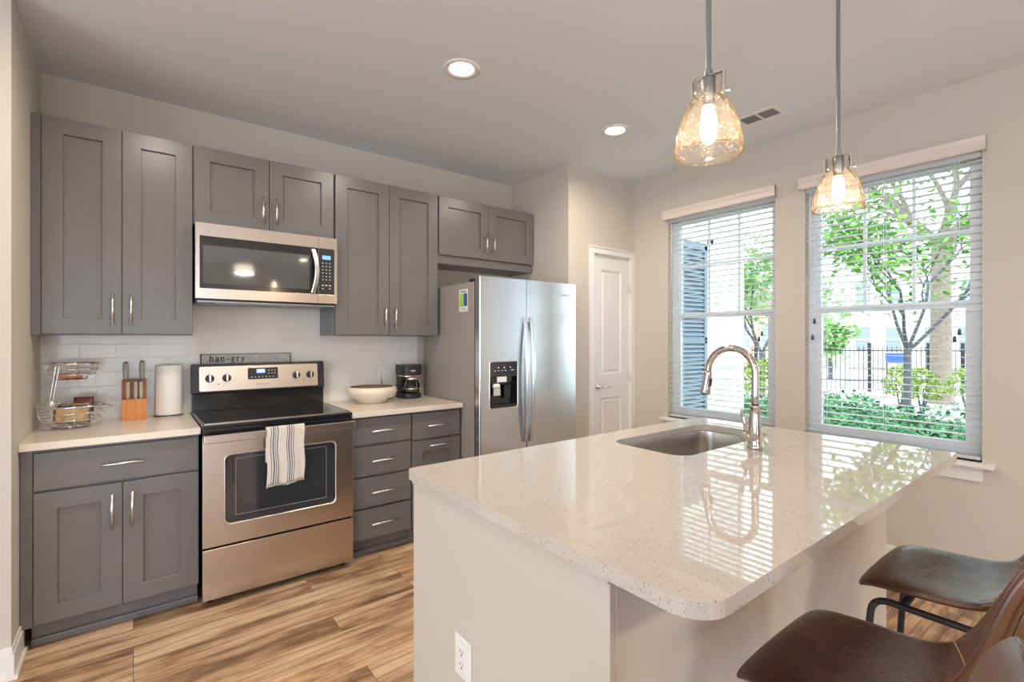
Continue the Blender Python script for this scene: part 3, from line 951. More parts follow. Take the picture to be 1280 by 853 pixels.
bv = od.modifiers.new('bevel', 'BEVEL'); bv.width = 0.002; bv.segments = 2; bv.limit_method = 'ANGLE'; bv.angle_limit = 0.7
m = MB()
m.loft([[(x, y, z) for x, z in rrect(wx0 + k, wx1 - k, wz0 + k, wz1 - k, 0.028, 6)] for k, y in ((0.0, RF + 0.003), (0.0, RF - 0.0018), (0.004, RF - 0.002), (0.006, RF + 0.001))])
m.build('window_trim', 'nickel', od)
m = MB(); m.prism(rrect(wx0 + 0.002, wx1 - 0.002, wz0 + 0.002, wz1 - 0.002, 0.026, 6), RF + 0.003, RF + 0.012, 'xz')
m.build('window_glass', 'darkglass', od)
m = MB(); t = 0.002
a0, a1, b0, b1 = 0.421, 0.884, 0.445, 0.742
for bx in ((a0, a1, b0, b0 + t), (a0, a1, b1 - t, b1), (a0, a0 + t, b0, b1), (a1 - t, a1, b0, b1)):
    m.box(bx[0], bx[1], RF + 0.0022, RF + 0.0035, bx[2], bx[3])
m.build('window_mask_line', 'greyink', od, fix=False)
m = MB()
hz0, hz1 = 0.838, 0.879
m.box(RX0 + 0.001, RX1 - 0.001, 2.846, 2.862, hz0, hz1)
for x in (RX0 + 0.001, RX1 - 0.027): m.box(x, x + 0.026, 2.860, RF + 0.002, hz0 + 0.006, hz1 - 0.002)
m.build('handle', 'steel', od, bevel=0.004, fix=False)
# storage drawer
MB().box(RX0, RX1, RF, RF + 0.03, 0.036, 0.2925).build('storage_drawer', 'steel', r, bevel=0.003)
# backguard and control panel
m = MB(); m.box(RX0, RX1, 3.468, 3.505, 0.905, 1.035)
m.build('backguard', 'black', r, bevel=0.003)
m = MB()
m.prism([(3.452, 1.036), (3.470, 1.206), (3.500, 1.210), (3.534, 1.200), (3.534, 1.030), (3.470, 1.028)], RX0 - 0.002, RX1 + 0.002, 'yz')
cp = m.build('control_panel', 'blackmatte', r, bevel=0.004)
def cpt(x, z, off=0.0):           # point on the sloped face of the control panel
    return (x, 3.452 + (z - 1.036) * 0.018 / 0.170 - off, z)
up = Vector((0, 0.018, 0.170)).normalized(); nn = Vector((0, -0.170, 0.018)).normalized()
def slab(m, x0, x1, z0, z1, o0, o1, r_=0.0):
    pl = rrect(x0, x1, z0, z1, r_, 5) if r_ else [(x0, z0), (x1, z0), (x1, z1), (x0, z1)]
    ra = [Vector(cpt(x, z)) + nn * o0 for x, z in pl]; rb = [Vector(cpt(x, z)) + nn * o1 for x, z in pl]
    m.loft([ra, rb], smooth=False, cap0=True, cap1=True)
m = MB(); slab(m, 0.312, 0.998, 1.046, 1.194, -0.001, 0.003, 0.008); m.build('fascia', 'steel', cp)
m = MB(); slab(m, 0.572, 0.748, 1.106, 1.178, 0.002, 0.0042, 0.006); dp = m.build('display', 'darkglass', cp)
m = MB(); slab(m, 0.622, 0.672, 1.145, 1.170, 0.004, 0.0046); m.build('clock_screen', 'display', dp)
m = MB()
for k, ch in enumerate('465'):
    x0 = 0.630 + k * 0.012
    segs = {'4': 'fgbc', '6': 'afgedc', '5': 'afgcd'}[ch]
    S = {'a': (0, 1, 1, 1), 'b': (1, .5, 1, 1), 'c': (1, 0, 1, .5), 'd': (0, 0, 1, 0), 'e': (0, 0, 0, .5), 'f': (0, .5, 0, 1), 'g': (0, .5, 1, .5)}
    for q in segs:
        a = S[q]; w, hh = 0.007, 0.014
        xa, xb = x0 + a[0] * w, x0 + a[2] * w; za, zb = 1.1505 + a[1] * hh, 1.1505 + a[3] * hh
        slab(m, min(xa, xb) - 0.0008, max(xa, xb) + 0.0008, min(za, zb) - 0.0008, max(za, zb) + 0.0008, 0.0045, 0.0050)
m.build('clock_digits', 'displaydig', dp)
m = MB()
for i in range(7):
    slab(m, 0.590 + i * 0.021, 0.597 + i * 0.021, 1.118, 1.122, 0.0041, 0.0046)
for i in range(3):
    slab(m, 0.690 + i * 0.018, 0.697 + i * 0.018, 1.140, 1.144, 0.0041, 0.0046); slab(m, 0.690 + i * 0.018, 0.697 + i * 0.018, 1.158, 1.162, 0.0041, 0.0046)
m.build('button_marks', 'whiteink', dp, fix=False)
for x in (0.366, 0.456, 0.861, 0.949):
    p = Vector(cpt(x, 1.122)) + nn * 0.002
    m = MB()
    rr = [(0.0, 0.0), (0.024, 0.0), (0.024, 0.006), (0.021, 0.010), (0.020, 0.022), (0.018, 0.025), (0.0, 0.025)]
    rings = []
    side = Vector((1, 0, 0))
    for (ra, h) in rr:
        rings.append([p + nn * h + (side * math.cos(2 * PI * k / 24) + up * math.sin(2 * PI * k / 24)) * ra for k in range(24)])
    m.loft(rings)
    k = m.build('knob', 'blackmatte', cp)
    m = MB(); m.obox(p + nn * 0.026, side * 0.005, up * 0.021, nn * 0.004)
    m.build('grip', 'nickel', k, bevel=0.0015)
m = MB()
for x in (0.411, 0.905):
    slab(m, x - 0.003, x + 0.003, 1.083, 1.089, 0.003, 0.0036)
for x in (0.366, 0.456, 0.861, 0.949):
    slab(m, x - 0.0015, x + 0.0015, 1.152, 1.157, 0.003, 0.0036)
    slab(m, x - 0.012, x - 0.006, 1.087, 1.089, 0.003, 0.0036); slab(m, x + 0.006, x + 0.012, 1.087, 1.089, 0.003, 0.0036)
m.build('dial_marks', 'ink', cp, fix=False)
pt = Vector(cpt(0.658, 1.075)) + nn * 0.0032
text_mesh('Whirlpool', 0.020, 'maker_lettering', 'greyink', cp, pt, (math.radians(90) - math.atan2(0.018, 0.170), 0, 0))

# sign behind the range
s = thing('wooden_sign', 'grey wooden sign reading han-gry standing behind the range controls', 'sign', (0.5855, 3.549, 1.2))
MB().box(0.327, 0.844, 3.541, 3.556, 1.196, 1.268).build('board', plain('weathered_grey_board', (0.52, 0.52, 0.48), 0.8, nscale=30, nstr=0.2, var=0.12), s, bevel=0.001)
m = MB(); t = 0.0025
for bx in ((0.327, 0.844, 1.2655, 1.268), (0.327, 0.331, 1.196, 1.268), (0.841, 0.844, 1.196, 1.268)):
    m.box(bx[0] - 0.0008, bx[1] + 0.0008, 3.5395, 3.5565, bx[2], bx[3] + 0.0008)
m.build('edge_band', 'ironblack', s, fix=False)
m = MB()
def stroke(pts, w, ox, oz, sc):
    for a, b in zip(pts[:-1], pts[1:]):
        a = Vector((a[0], 0, a[1])) * sc; b = Vector((b[0], 0, b[1])) * sc
        d = (b - a); L = d.length; d.normalize(); nrm = Vector((-d.z, 0, d.x))
        c = (a + b) / 2 + Vector((ox, 3.5405, oz))
        m.obox(c, d * (L / 2 + w * sc * 0.35), nrm * w * sc / 2, Vector((0, 0.0008, 0)))
def arc(cx, cz, r1, r2, a0, a1, n=10):
    return [(cx + r1 * math.cos(math.radians(a0 + (a1 - a0) * k / n)), cz + r2 * math.sin(math.radians(a0 + (a1 - a0) * k / n))) for k in range(n + 1)]
G = {
 'h': [([(0.12, 0), (0.12, 1.45)], .15), ([(0, 1.45), (0.14, 1.45)], .07), ([(0, 0), (0.3, 0)], .07)] + [([*arc(0.38, 0.6, 0.26, 0.36, 160, 0)] + [(0.64, 0)], .13), ([(0.5, 0), (0.8, 0)], .07)],
 'a': [([*arc(0.33, 0.68, 0.24, 0.28, 150, 0)] + [(0.57, 0.1), (0.68, 0.0), (0.74, .04)], .13), ([*arc(0.30, 0.27, 0.24, 0.25, 60, 320)], .13)],
 'n': [([(0.12, 0), (0.12, 0.95)], .15), ([(0, 0.95), (0.14, 0.95)], .07), ([(0, 0), (0.3, 0)], .07), ([*arc(0.38, 0.6, 0.26, 0.36, 160, 0)] + [(0.64, 0)], .13), ([(0.5, 0), (0.8, 0)], .07)],
 '-': [([(0.05, 0.5), (0.55, 0.5)], .14)],
 'g': [([*arc(0.33, 0.65, 0.23, 0.27, 0, 360, 16)], .12), ([(0.5, 0.85), (0.74, 0.95)], .09), ([(0.2, 0.4), (0.1, 0.25), (0.22, 0.12), (0.55, 0.1), (0.68, -0.08), (0.55, -0.3), (0.25, -0.33), (0.06, -0.22), (0.08, -0.05), (0.24, 0.1)], .10)],
 'r': [([(0.15, 0), (0.15, 0.95)], .15), ([(0, 0.95), (0.16, 0.95)], .07), ([(0, 0), (0.36, 0)], .07), ([*arc(0.42, 0.6, 0.25, 0.35, 160, 50)], .13)],
 'y': [([(0.12, 0.95), (0.40, 0.05)], .14), ([(0.70, 0.95), (0.40, 0.05), (0.24, -0.32), (0.08, -0.34)], .10), ([(0, 0.95), (0.28, 0.95)], .07), ([(0.54, 0.95), (0.82, 0.95)], .07)]}
x = 0.374; scl = 0.0262
for ch, adv in zip('han-gry', (0.95, 0.86, 0.98, 0.74, 0.86, 0.80, 0.8)):
    for pts, w in G[ch]:
        stroke(pts, w * 1.45, x, 1.221, scl)
    x += adv * scl * 1.27
m.build('lettering', 'ink', s, fix=False)

# dish towel over the oven handle
m = MB()
nx, tx0, tx1 = 36, 0.5585, 0.7500
path = []
for k in range(10): path.append((2.8705, 0.700 + 0.165 * k / 9, 1))
for k in range(9):
    a = PI * k / 8; path.append((2.854 + 0.0125 * math.cos(a), 0.880 + 0.005 + 0.0060 * math.sin(a), 0))
for k in range(26): path.append((2.8415, 0.868 - (0.868 - 0.592) * k / 25, 2))
V = []; UV = []
for j, (y, z, sd) in enumerate(path):
    for i in range(nx + 1):
        t_ = i / nx
        w = 0
        if sd == 2:
            f = (0.868 - z) / 0.276
            w = -0.004 * f * (1 + math.sin(t_ * 11 + 0.6)) - 0.0035 * f * math.sin(t_ * 23 + z * 14)
        zz = z
        if sd == 2:
            zz = z - 0.010 * f * (1 - t_) + 0.004 * f * math.sin(t_ * 9)
        xx = tx0 + (tx1 - tx0) * t_ + (0.003 * math.sin(z * 30) if sd == 2 else 0)
        V.append((xx, y + w, zz)); UV.append((t_, j / len(path)))
F = []
for j in range(len(path) - 1):
    for i in range(nx):
        F.append((j * (nx + 1) + i, j * (nx + 1) + i + 1, (j + 1) * (nx + 1) + i + 1, (j + 1) * (nx + 1) + i))
me = bpy.data.meshes.new('cloth'); me.from_pydata(V, [], F)
uvl = me.uv_layers.new(name='UVMap')
for p in me.polygons:
    p.use_smooth = True
    for li in p.loop_indices: uvl.data[li].uv = UV[me.loops[li].vertex_index]
me.materials.append(M['towel'])
tw = thing('dish_towel', 'cream dish towel with dark stripes hung over the oven door handle', 'towel', (0.654, 2.854, 0.58))
o = bpy.data.objects.new('cloth', me); COL.objects.link(o); o.parent = tw; o.location = -world_loc(tw)
sm = o.modifiers.new('solid', 'SOLIDIFY'); sm.thickness = 0.0028; sm.offset = -1
random.seed(4)
m = MB()
base = V[-(nx + 1):]
for k in range(70):
    t_ = k / 69; i = min(int(t_ * nx), nx - 1); q = t_ * nx - i
    p = Vector(base[i]).lerp(Vector(base[i + 1]), q)
    dx, dy = random.uniform(-0.002, 0.002), random.uniform(-0.003, 0.001)
    m.tube([p + Vector((0, 0, 0.002)), p + Vector((dx, dy, -random.uniform(0.008, 0.013)))], 0.0011, 5)
tag(m.build('fringe', plain('fringe_cream', (0.72, 0.66, 0.60), 0.9), tw, fix=False), None)

# ------------------------------------------------------------------ microwave
r = thing('microwave', 'stainless steel over-the-range microwave with dark glass door', 'microwave', (0.652, 3.36, 1.585))
mx0, mx1, my, mz0, mz1 = 0.2680, 1.0365, 3.170, 1.588, 2.007
m = MB(); m.box(mx0 + 0.003, mx1 - 0.003, my + 0.045, YB - 0.009, mz0 - 0.016, mz1 - 0.003)
m.build('body', 'ironblack', r)
m = MB(); m.box(mx0 + 0.01, mx1 - 0.01, my + 0.02, my + 0.33, mz0 - 0.020, mz0 - 0.010)
m.box(mx0 + 0.10, mx0 + 0.20, my + 0.06, my + 0.14, mz0 - 0.024, mz0 - 0.018); m.box(mx1 - 0.20, mx1 - 0.10, my + 0.06, my + 0.14, mz0 - 0.024, mz0 - 0.018)
for k in range(12):
    m.box(mx0 + 0.06 + k * 0.055, mx0 + 0.10 + k * 0.055, my + 0.18, my + 0.28, mz0 - 0.0225, mz0 - 0.019)
m.build('underside_grille', 'rod', r, fix=False)
def frame_plate(name, x0, x1, z0, z1, y, dep, hole, rr, mat, parent, bev=0.003):
    bm = bmesh.new()
    outer = rrect(x0, x1, z0, z1, 0.003, 2); inner = rrect(*hole, rr, 5)
    ov = [bm.verts.new((a, y, b)) for a, b in outer]; iv = [bm.verts.new((a, y, b)) for a, b in inner]
    ed = [bm.edges.new((ov[i], ov[(i + 1) % len(ov)])) for i in range(len(ov))] + [bm.edges.new((iv[i], iv[(i + 1) % len(iv)])) for i in range(len(iv))]
    bmesh.ops.triangle_fill(bm, edges=ed, use_beauty=True)
    g = bmesh.ops.extrude_face_region(bm, geom=list(bm.faces))
    bmesh.ops.translate(bm, verts=[e for e in g['geom'] if isinstance(e, bmesh.types.BMVert)], vec=(0, dep, 0))
    bmesh.ops.recalc_face_normals(bm, faces=bm.faces)
    me = bpy.data.meshes.new(name); bm.to_mesh(me); bm.free(); me.materials.append(M[mat])
    o = bpy.data.objects.new(name, me); COL.objects.link(o)
    o.parent = parent; o.location = -world_loc(parent)
    b = o.modifiers.new('bevel', 'BEVEL'); b.width = bev; b.segments = 2; b.limit_method = 'ANGLE'; b.angle_limit = 0.8
    return o
dr = frame_plate('door', mx0, 0.9185, mz0, mz1, my, 0.045, (0.288, 0.9184 - 0.0005, 1.645, 1.935), 0.004, 'steel', r, 0.0015)
MB().prism(rrect(0.2885, 0.9175, 1.6455, 1.9345, [0.008, 0.001, 0.001, 0.008], 4), my + 0.002, my + 0.02, 'xz').build('door_glass', 'black', dr)
MB().box(0.303, 0.866, my + 0.0010, my + 0.003, 1.672, 1.885).build('window_screen', 'mwglass', dr)
m = MB()
n = 18; rings = []
for k in range(n + 1):
    t_ = k / n; z = 1.652 + 0.272 * t_; bow = math.sin(PI * t_)
    y0 = my - 0.012 - 0.030 * bow; xc = 0.893 + 0.016 * bow - 0.006
    rings.append([(xc - 0.013, y0 + 0.003, z), (xc - 0.009, y0, z), (xc + 0.009, y0, z), (xc + 0.013, y0 + 0.003, z), (xc + 0.013, y0 + 0.010, z), (xc - 0.013, y0 + 0.010, z)])
m.loft(rings, smooth=False, cap0=True, cap1=True)
for z in (1.662, 1.914): m.box(0.880, 0.898, my - 0.014, my + 0.003, z - 0.009, z + 0.009)
m.build('handle', 'nickel', dr, fix=False)
cpn = frame_plate('control_panel', 0.9205, mx1, mz0, mz1, my, 0.045, (0.922, 1.0195, 1.645, 1.935), 0.004, 'steel', r, 0.0015)
MB().prism(rrect(0.9225, 1.019, 1.6455, 1.9345, [0.001, 0.008, 0.008, 0.001], 4), my + 0.0015, my + 0.02, 'xz').build('keypad_panel', 'blackmatte', cpn)
MB().box(0.944, 0.996, my + 0.0005, my + 0.002, 1.868, 1.892).build('display', 'display', cpn)
m = MB()
for row in range(6):
    for c_ in range(3):
        m.box(0.943 + c_ * 0.022, 0.952 + c_ * 0.022, my + 0.0007, my + 0.0018, 1.842 - row * 0.021, 1.846 - row * 0.021)
for c_ in range(3):
    m.box(0.941 + c_ * 0.022, 0.954 + c_ * 0.022, my + 0.0007, my + 0.0018, 1.700, 1.706)
    if c_ != 1: m.box(0.943 + c_ * 0.022, 0.952 + c_ * 0.022, my + 0.0007, my + 0.0018, 1.680, 1.685)
m.build('key_marks', 'whiteink', cpn, fix=False)

# ------------------------------------------------------------------ refrigerator
fx0, fx1, ff = 1.8380, 2.7540, 2.720
r = thing('refrigerator', 'stainless steel side-by-side refrigerator with ice dispenser in left door', 'refrigerator', ((fx0 + fx1) / 2, 3.1, 0))
m = MB(); m.box(fx0 + 0.004, fx1 - 0.004, ff + 0.075, 3.50, 0.02, 1.757)
m.build('body', 'fridgeside', r, bevel=0.004)
m = MB(); m.box(fx0 + 0.008, fx1 - 0.008, ff + 0.055, ff + 0.076, 0.10, 1.755)
m.build('door_gasket', 'blackmatte', r)
m = MB(); m.box(fx0 + 0.01, fx1 - 0.01, ff + 0.06, ff + 0.09, 0.015, 0.095)
m.build('kick_grille', 'blackmatte', r)
for x in (fx0 + 0.03, fx1 - 0.03):
    MB().box(x - 0.025, x + 0.025, ff + 0.02, ff + 0.14, 1.757, 1.780).build('hinge_cover', 'blackmatte', r, bevel=0.004)
sp = 2.2490
dx0, dx1, dz0, dz1 = 1.922, 2.165, 0.882, 1.203
def fridge_door(x0, x1, hole=None):
    z0, z1 = 0.10, 1.790
    rl, rr0 = (0.010, 0.003) if x0 < 2.0 else (0.003, 0.010)
    pr = rrect(x0, x1, ff, ff + 0.055, [rl, rr0, 0.002, 0.002], 5)
    m = MB()
    if hole:
        hx0, hx1, hz0, hz1 = hole
        m.prism(pr, z0, hz0, 'xy'); m.prism(pr, hz1, z1, 'xy')
        m.prism(rrect(x0, hx0, ff, ff + 0.055, [0.010, 0.0001, 0.0001, 0.002], 5), hz0, hz1, 'xy')
        m.prism(rrect(hx1, x1, ff, ff + 0.055, [0.0001, rr0, 0.002, 0.0001], 5), hz0, hz1, 'xy')
        m.box(hx0, hx1, ff + 0.05, ff + 0.055, hz0, hz1)
    else:
        m.prism(pr, z0, z1, 'xy')
    o = m.build('door', 'steel_v', r, fix=False)
    return o
ld = fridge_door(fx0, sp - 0.0035, (dx0, dx1, dz0, dz1))
rd = fridge_door(sp + 0.0035, fx1)
def fridge_handle(dr_, xi, sgn):
    m = MB(); rings = []; n = 28
    for k in range(n + 1):
        t_ = k / n; z = 0.623 + (1.517 - 0.623) * t_; b = math.sin(PI * t_) ** 0.8
        y = ff - 0.022 - 0.035 * b
        xa = xi; w = 0.020 + 0.012 * b
        xo = xi + sgn * w
        x1_, x2_ = min(xa, xo), max(xa, xo)
        rings.append([(x1_, y + 0.004, z), (x1_ + 0.004, y, z), (x2_ - 0.004, y, z), (x2_, y + 0.004, z), (x2_, y + 0.020, z), (x1_, y + 0.020, z)])
    m.loft(rings, smooth=False, cap0=True, cap1=True)
    for z in (0.640, 1.500):
        xm = xi + sgn * 0.010
        m.box(xm - 0.009, xm + 0.009, ff - 0.012, ff + 0.002, z - 0.016, z + 0.016)
    return m.build('handle', 'steel_v', dr_, fix=False)
fridge_handle(ld, sp - 0.014, -1)
fridge_handle(rd, sp + 0.014, 1)
# ice and water dispenser in the left door
m = MB(); m.loft([[(x, y, z) for x, z in rrect(dx0 + k, dx1 - k, dz0 + k, dz1 - k, 0.016, 5)] for k, y in ((-0.006, ff + 0.001), (-0.005, ff - 0.003), (0.0, ff - 0.003), (0.002, ff + 0.004))])
m.build('dispenser_rim', 'nickel', ld)
m = MB()
m.box(dx0, dx1, ff + 0.044, ff + 0.050, dz0, dz1); m.box(dx0, dx0 + 0.006, ff + 0.002, ff + 0.045, dz0, dz1); m.box(dx1 - 0.006, dx1, ff + 0.002, ff + 0.045, dz0, dz1)
m.box(dx0, dx1, ff + 0.002, ff + 0.045, dz0, dz0 + 0.022)
m.build('dispenser_recess', 'black', ld, fix=False)
MB().box(dx0 + 0.002, dx1 - 0.002, ff, ff + 0.044, 1.098, dz1 - 0.002).build('dispenser_controls', 'darkglass', ld, bevel=0.003)
MB().box(dx0 + 0.004, dx1 - 0.050, ff + 0.003, ff + 0.044, 1.055, 1.098).build('dispenser_housing', 'blackmatte', ld, bevel=0.006)
m = MB()
for i in range(4): m.box(1.962 + i * 0.030, 1.972 + i * 0.030, ff - 0.0008, ff + 0.001, 1.140, 1.145)
for i in range(3): m.box(1.990 + i * 0.052, 2.000 + i * 0.052, ff - 0.0008, ff + 0.001, 1.160, 1.168)
m.box(2.105, 2.130, ff - 0.0008, ff + 0.001, 1.142, 1.147)
m.build('dispenser_marks', 'whiteink', ld, fix=False)
MB().box(1.985, 2.065, ff - 0.001, ff + 0.003, 1.062, 1.100).build('paper_label', 'white', ld)
m = MB(); m.lathe([(0.0, 0.0), (0.024, 0.0), (0.030, -0.016), (0.027, -0.030), (0.0, -0.032)], (1.985, ff + 0.015, 1.052), 20)
m.build('water_spout', 'whiteink', ld)
MB().box(1.958, 2.018, ff + 0.006, ff + 0.014, 0.968, 1.026).build('paddle', 'nickel', ld, bevel=0.008)
MB().box(2.062, 2.120, ff + 0.020, ff + 0.030, 0.940, 1.040).build('ice_paddle', 'blackmatte', ld, bevel=0.008)
text_mesh('Whirlpool', 0.030, 'maker_lettering', 'greyink', rd, (2.645, ff - 0.0004, 1.700), (PI / 2, 0, 0))
# printed sticker on the side
st = MB(); st.box(fx0 + 0.0028, fx0 + 0.0042, 2.872, 2.985, 1.556, 1.713); stk = st.build('energy_sticker', 'white', r)
MB().box(fx0 + 0.0022, fx0 + 0.003, 2.930, 2.978, 1.590, 1.682).build('green_print', 'green_print', stk)
MB().box(fx0 + 0.0022, fx0 + 0.003, 2.878, 2.926, 1.594, 1.684).build('blue_print', 'blue_print', stk)
m = MB()
m.box(fx0 + 0.0022, fx0 + 0.003, 2.890, 2.970, 1.690, 1.704)
for i in range(3): m.box(fx0 + 0.0022, fx0 + 0.003, 2.890, 2.965, 1.564 + i * 0.008, 1.567 + i * 0.008)
m.build('small_print', 'greyink', stk, fix=False)

# ------------------------------------------------------------------ things on the left worktop
TOP = 0.914
def wire_bowl(m, c, zr, rr, depth, rb, wire=0.0026, rim=0.0052, rings=3, ribs=9):
    cx, cy = c
    def circ(r, z, n=40): return [(cx + r * math.cos(2 * PI * k / n), cy + r * math.sin(2 * PI * k / n), z) for k in range(n)]
    m.tube(circ(rr, zr), rim, 8, closed=True)
    def rad(t): return rb + (rr - rb) * math.sqrt(max(0, 1 - (1 - t) ** 2)) if t > 0 else rb
    for k in range(rings):
        t = k / rings
        m.tube(circ(rad(t), zr - depth * (1 - t)), wire, 6, closed=True)
    for k in range(ribs):
        a = 2 * PI * k / ribs
        pts = []
        for j in range(7):
            t = j / 6; r_ = rad(t)
            pts.append((cx + r_ * math.cos(a), cy + r_ * math.sin(a), zr - depth * (1 - t)))
        m.tube(pts, wire * 0.85, 6)
    for k in (-1, 0, 1):
        h = math.sqrt(max(0, rb * rb - (k * rb * 0.5) ** 2))
        m.tube([(cx - h, cy + k * rb * 0.5, zr - depth), (cx + h, cy + k * rb * 0.5, zr - depth)], wire, 6)
BC = (-0.249, 3.33)
r = thing('fruit_basket', 'two-tier chrome wire basket holding snack packets by the left wall', 'basket', (BC[0], BC[1], TOP))
m = MB(); wire_bowl(m, BC, 1.026, 0.130, 0.098, 0.075)
for k in range(3):
    a = 2 * PI * k / 3 - PI / 2
    m.lathe([(0, 0.0005), (0.007, 0.0005), (0.007, 0.012), (0, 0.014)], (BC[0] + 0.07 * math.cos(a), BC[1] + 0.07 * math.sin(a), TOP), 12)
m.build('lower_basket', 'chrome', r, fix=False)
m = MB(); wire_bowl(m, (BC[0] + 0.005, BC[1]), 1.238, 0.108, 0.080, 0.055)
m.build('upper_basket', 'chrome', r, fix=False)
m = MB()
for dx in (-0.006, 0.006):
    m.tube([(-0.318 + dx, 3.222, 1.026), (-0.312 + dx, 3.216, 1.06), (-0.300 + dx, 3.224, 1.17), (-0.292 + dx, 3.238, 1.237)], 0.0032, 8)
m.lathe([(0, -0.006), (0.014, -0.006), (0.014, 0.006), (0, 0.006)], (-0.314, 3.212, 1.05), 20, 'y')
m.build('upright', 'chrome', r, fix=False)
m = MB()
m.tube([(-0.120, 3.33, 1.02)] + [(-0.120 + 0.035 * math.sin(PI * k / 8), 3.33 + 0.03 * math.cos(PI * k / 8) - 0.03, 1.02 - 0.012 * k / 8) for k in range(9)] + [(-0.12, 3.27, 1.012)], 0.0028, 8)
m.build('side_handle', 'chrome', r)
m = MB(); m.tube([(-0.337, 3.29, 1.238), (-0.362, 3.29, 1.236), (-0.368, 3.31, 1.236), (-0.362, 3.335, 1.236), (-0.348, 3.34, 1.238)], 0.0028, 8)
m.build('side_handle', 'chrome', r)
def packet(c, L, W, T, rot, mat, label, group='snack packets in the wire basket'):
    m = MB(); nx, ny = 10, 8
    def P_(i, j, s):
        u, v = i / nx * 2 - 1, j / ny * 2 - 1
        e = (1 - abs(u) ** 4) * (1 - abs(v) ** 4)
        return (u * L / 2, v * W / 2, s * T / 2 * e + 0.002 * math.sin(u * 9 + v * 5) * e)
    for s in (1, -1):
        v = [P_(i, j, s) for j in range(ny + 1) for i in range(nx + 1)]
        m.add(v, [(j * (nx + 1) + i, j * (nx + 1) + i + 1, (j + 1) * (nx + 1) + i + 1, (j + 1) * (nx + 1) + i) for j in range(ny) for i in range(nx)], True)
    o = m.build('snack_packet', mat)
    o.location = c; o.rotation_euler = rot
    return tag(o, label, 'packet', group)
packet((-0.243, 3.278, 0.980), 0.135, 0.080, 0.016, (1.15, 0.03, 0.05), 'burlap', 'tan packet standing at the front of the lower wire basket')
packet((-0.238, 3.315, 0.984), 0.125, 0.090, 0.014, (1.15, 0.03, 0.05), 'packet_blue', 'blue packet behind the tan one in the lower wire basket')
packet((-0.205, 3.390, 1.022), 0.080, 0.080, 0.012, (1.15, 0.03, 0.05), 'packet_red', 'dark red packet sticking up at the back of the lower wire basket')
packet((-0.240, 3.352, 0.992), 0.120, 0.090, 0.014, (1.15, 0.03, 0.05), 'burlap', 'tan packet between the blue and dark red ones in the lower basket')
packet((-0.258, 3.32, 1.176), 0.105, 0.080, 0.020, (0.15, 0.06, 0.1), 'packet_orange', 'rust coloured packet lying in the upper wire basket')

# knife block
r = thing('knife_block', 'orange bamboo knife block standing between wire basket and paper towel', 'knife block', (0.004, 3.45, TOP))
MB().box(-0.051, 0.059, 3.400, 3.452, TOP + 0.0005, 1.030).build('front_block', 'bamboo', r, bevel=0.0015)
MB().box(-0.051, 0.059, 3.452, 3.515, TOP + 0.0005, 1.134).build('back_block', 'bamboodark', r, bevel=0.0015)
def knife(x, y, z, h, w, tilt, label, blade=0.09):
    k = thing('kitchen_knife', label, 'knife', (x, y, z), 'knives in the bamboo block')
    m = MB(); rings = []
    for j in range(9):
        t = j / 8
        ww = w * (0.95 + 0.25 * math.sin(PI * t * 0.9)); dy = 0.006 * math.sin(PI * t) + tilt * h * t * t
        rings.append([(a * ww * 0.5, dy + b * 0.013, h * t) for a, b in ((-.7, -1), (.7, -1), (1, -.6), (1, .6), (.7, 1), (-.7, 1), (-1, .6), (-1, -.6))])
    m.loft(rings, cap0=True, cap1=True)
    m.v = [(p[0] + x, p[1] + y, p[2] + z) for p in m.v]
    m.build('handle', 'handlegrey', k)
    MB().obox((x, y + tilt * h, z + h + 0.002), (w * 0.42, 0, 0), (0, 0.013, 0), (0, 0, 0.004)).build('pommel', 'blackmatte', k, bevel=0.0015)
    MB().box(x - 0.001, x + 0.001, y - 0.010, y + 0.010, z - 0.004, z).build('blade', 'nickel', k)
    return k
knife(-0.024, 3.426, 1.0305, 0.096, 0.016, 0.05, 'knife with a short taupe handle, leftmost of the front row in the block')
knife(0.010, 3.426, 1.0305, 0.096, 0.016, 0.05, 'knife with a short taupe handle, middle of the front row in the block')
knife(0.0335, 3.426, 1.0305, 0.096, 0.016, 0.05, 'knife with a short taupe handle, rightmost of the front row in the block')
knife(-0.034, 3.483, 1.1345, 0.094, 0.022, 0.06, 'large knife with taupe handle, left one in the back row of the block')
knife(0.040, 3.483, 1.1345, 0.098, 0.022, 0.06, 'large knife with taupe handle, right one in the back row of the block')

# paper towel
px, py = 0.163, 3.475
r = thing('paper_towel_holder', 'chrome wire paper towel holder with loop finial beside the knife block', 'holder', (px, py, TOP))
m = MB()
m.tube([(px + 0.072 * math.cos(2 * PI * k / 36), py + 0.072 * math.sin(2 * PI * k / 36), TOP + 0.0035) for k in range(36)], 0.003, 8, closed=True)
for a in (0.4, 0.4 + 2 * PI / 3, 0.4 + 4 * PI / 3):
    m.tube([(px, py, TOP + 0.006), (px + 0.072 * math.cos(a), py + 0.072 * math.sin(a), TOP + 0.0035)], 0.003, 8)
m.build('base', 'chrome', r, fix=False)
m = MB(); m.cyl((px, py, TOP + 0.004), (px, py, 1.214), 0.0035, 10)
m.tube([(px + 0.012 * math.sin(2 * PI * k / 20), py, 1.226 - 0.012 * math.cos(2 * PI * k / 20)) for k in range(20)], 0.0028, 8, closed=True)
m.build('post', 'chrome', r, fix=False)
m = MB(); m.lathe([(0.020, 0.926), (0.0635, 0.925), (0.0650, 0.930), (0.0640, 1.206), (0.0620, 1.2115), (0.020, 1.2110), (0.020, 0.926)], (px, py, 0), 48)
r = thing('paper_towel_roll', 'white paper towel roll on the chrome holder left of the range', 'paper towel', (px, py, 0.925))
m.build('sheets', 'paper', r)
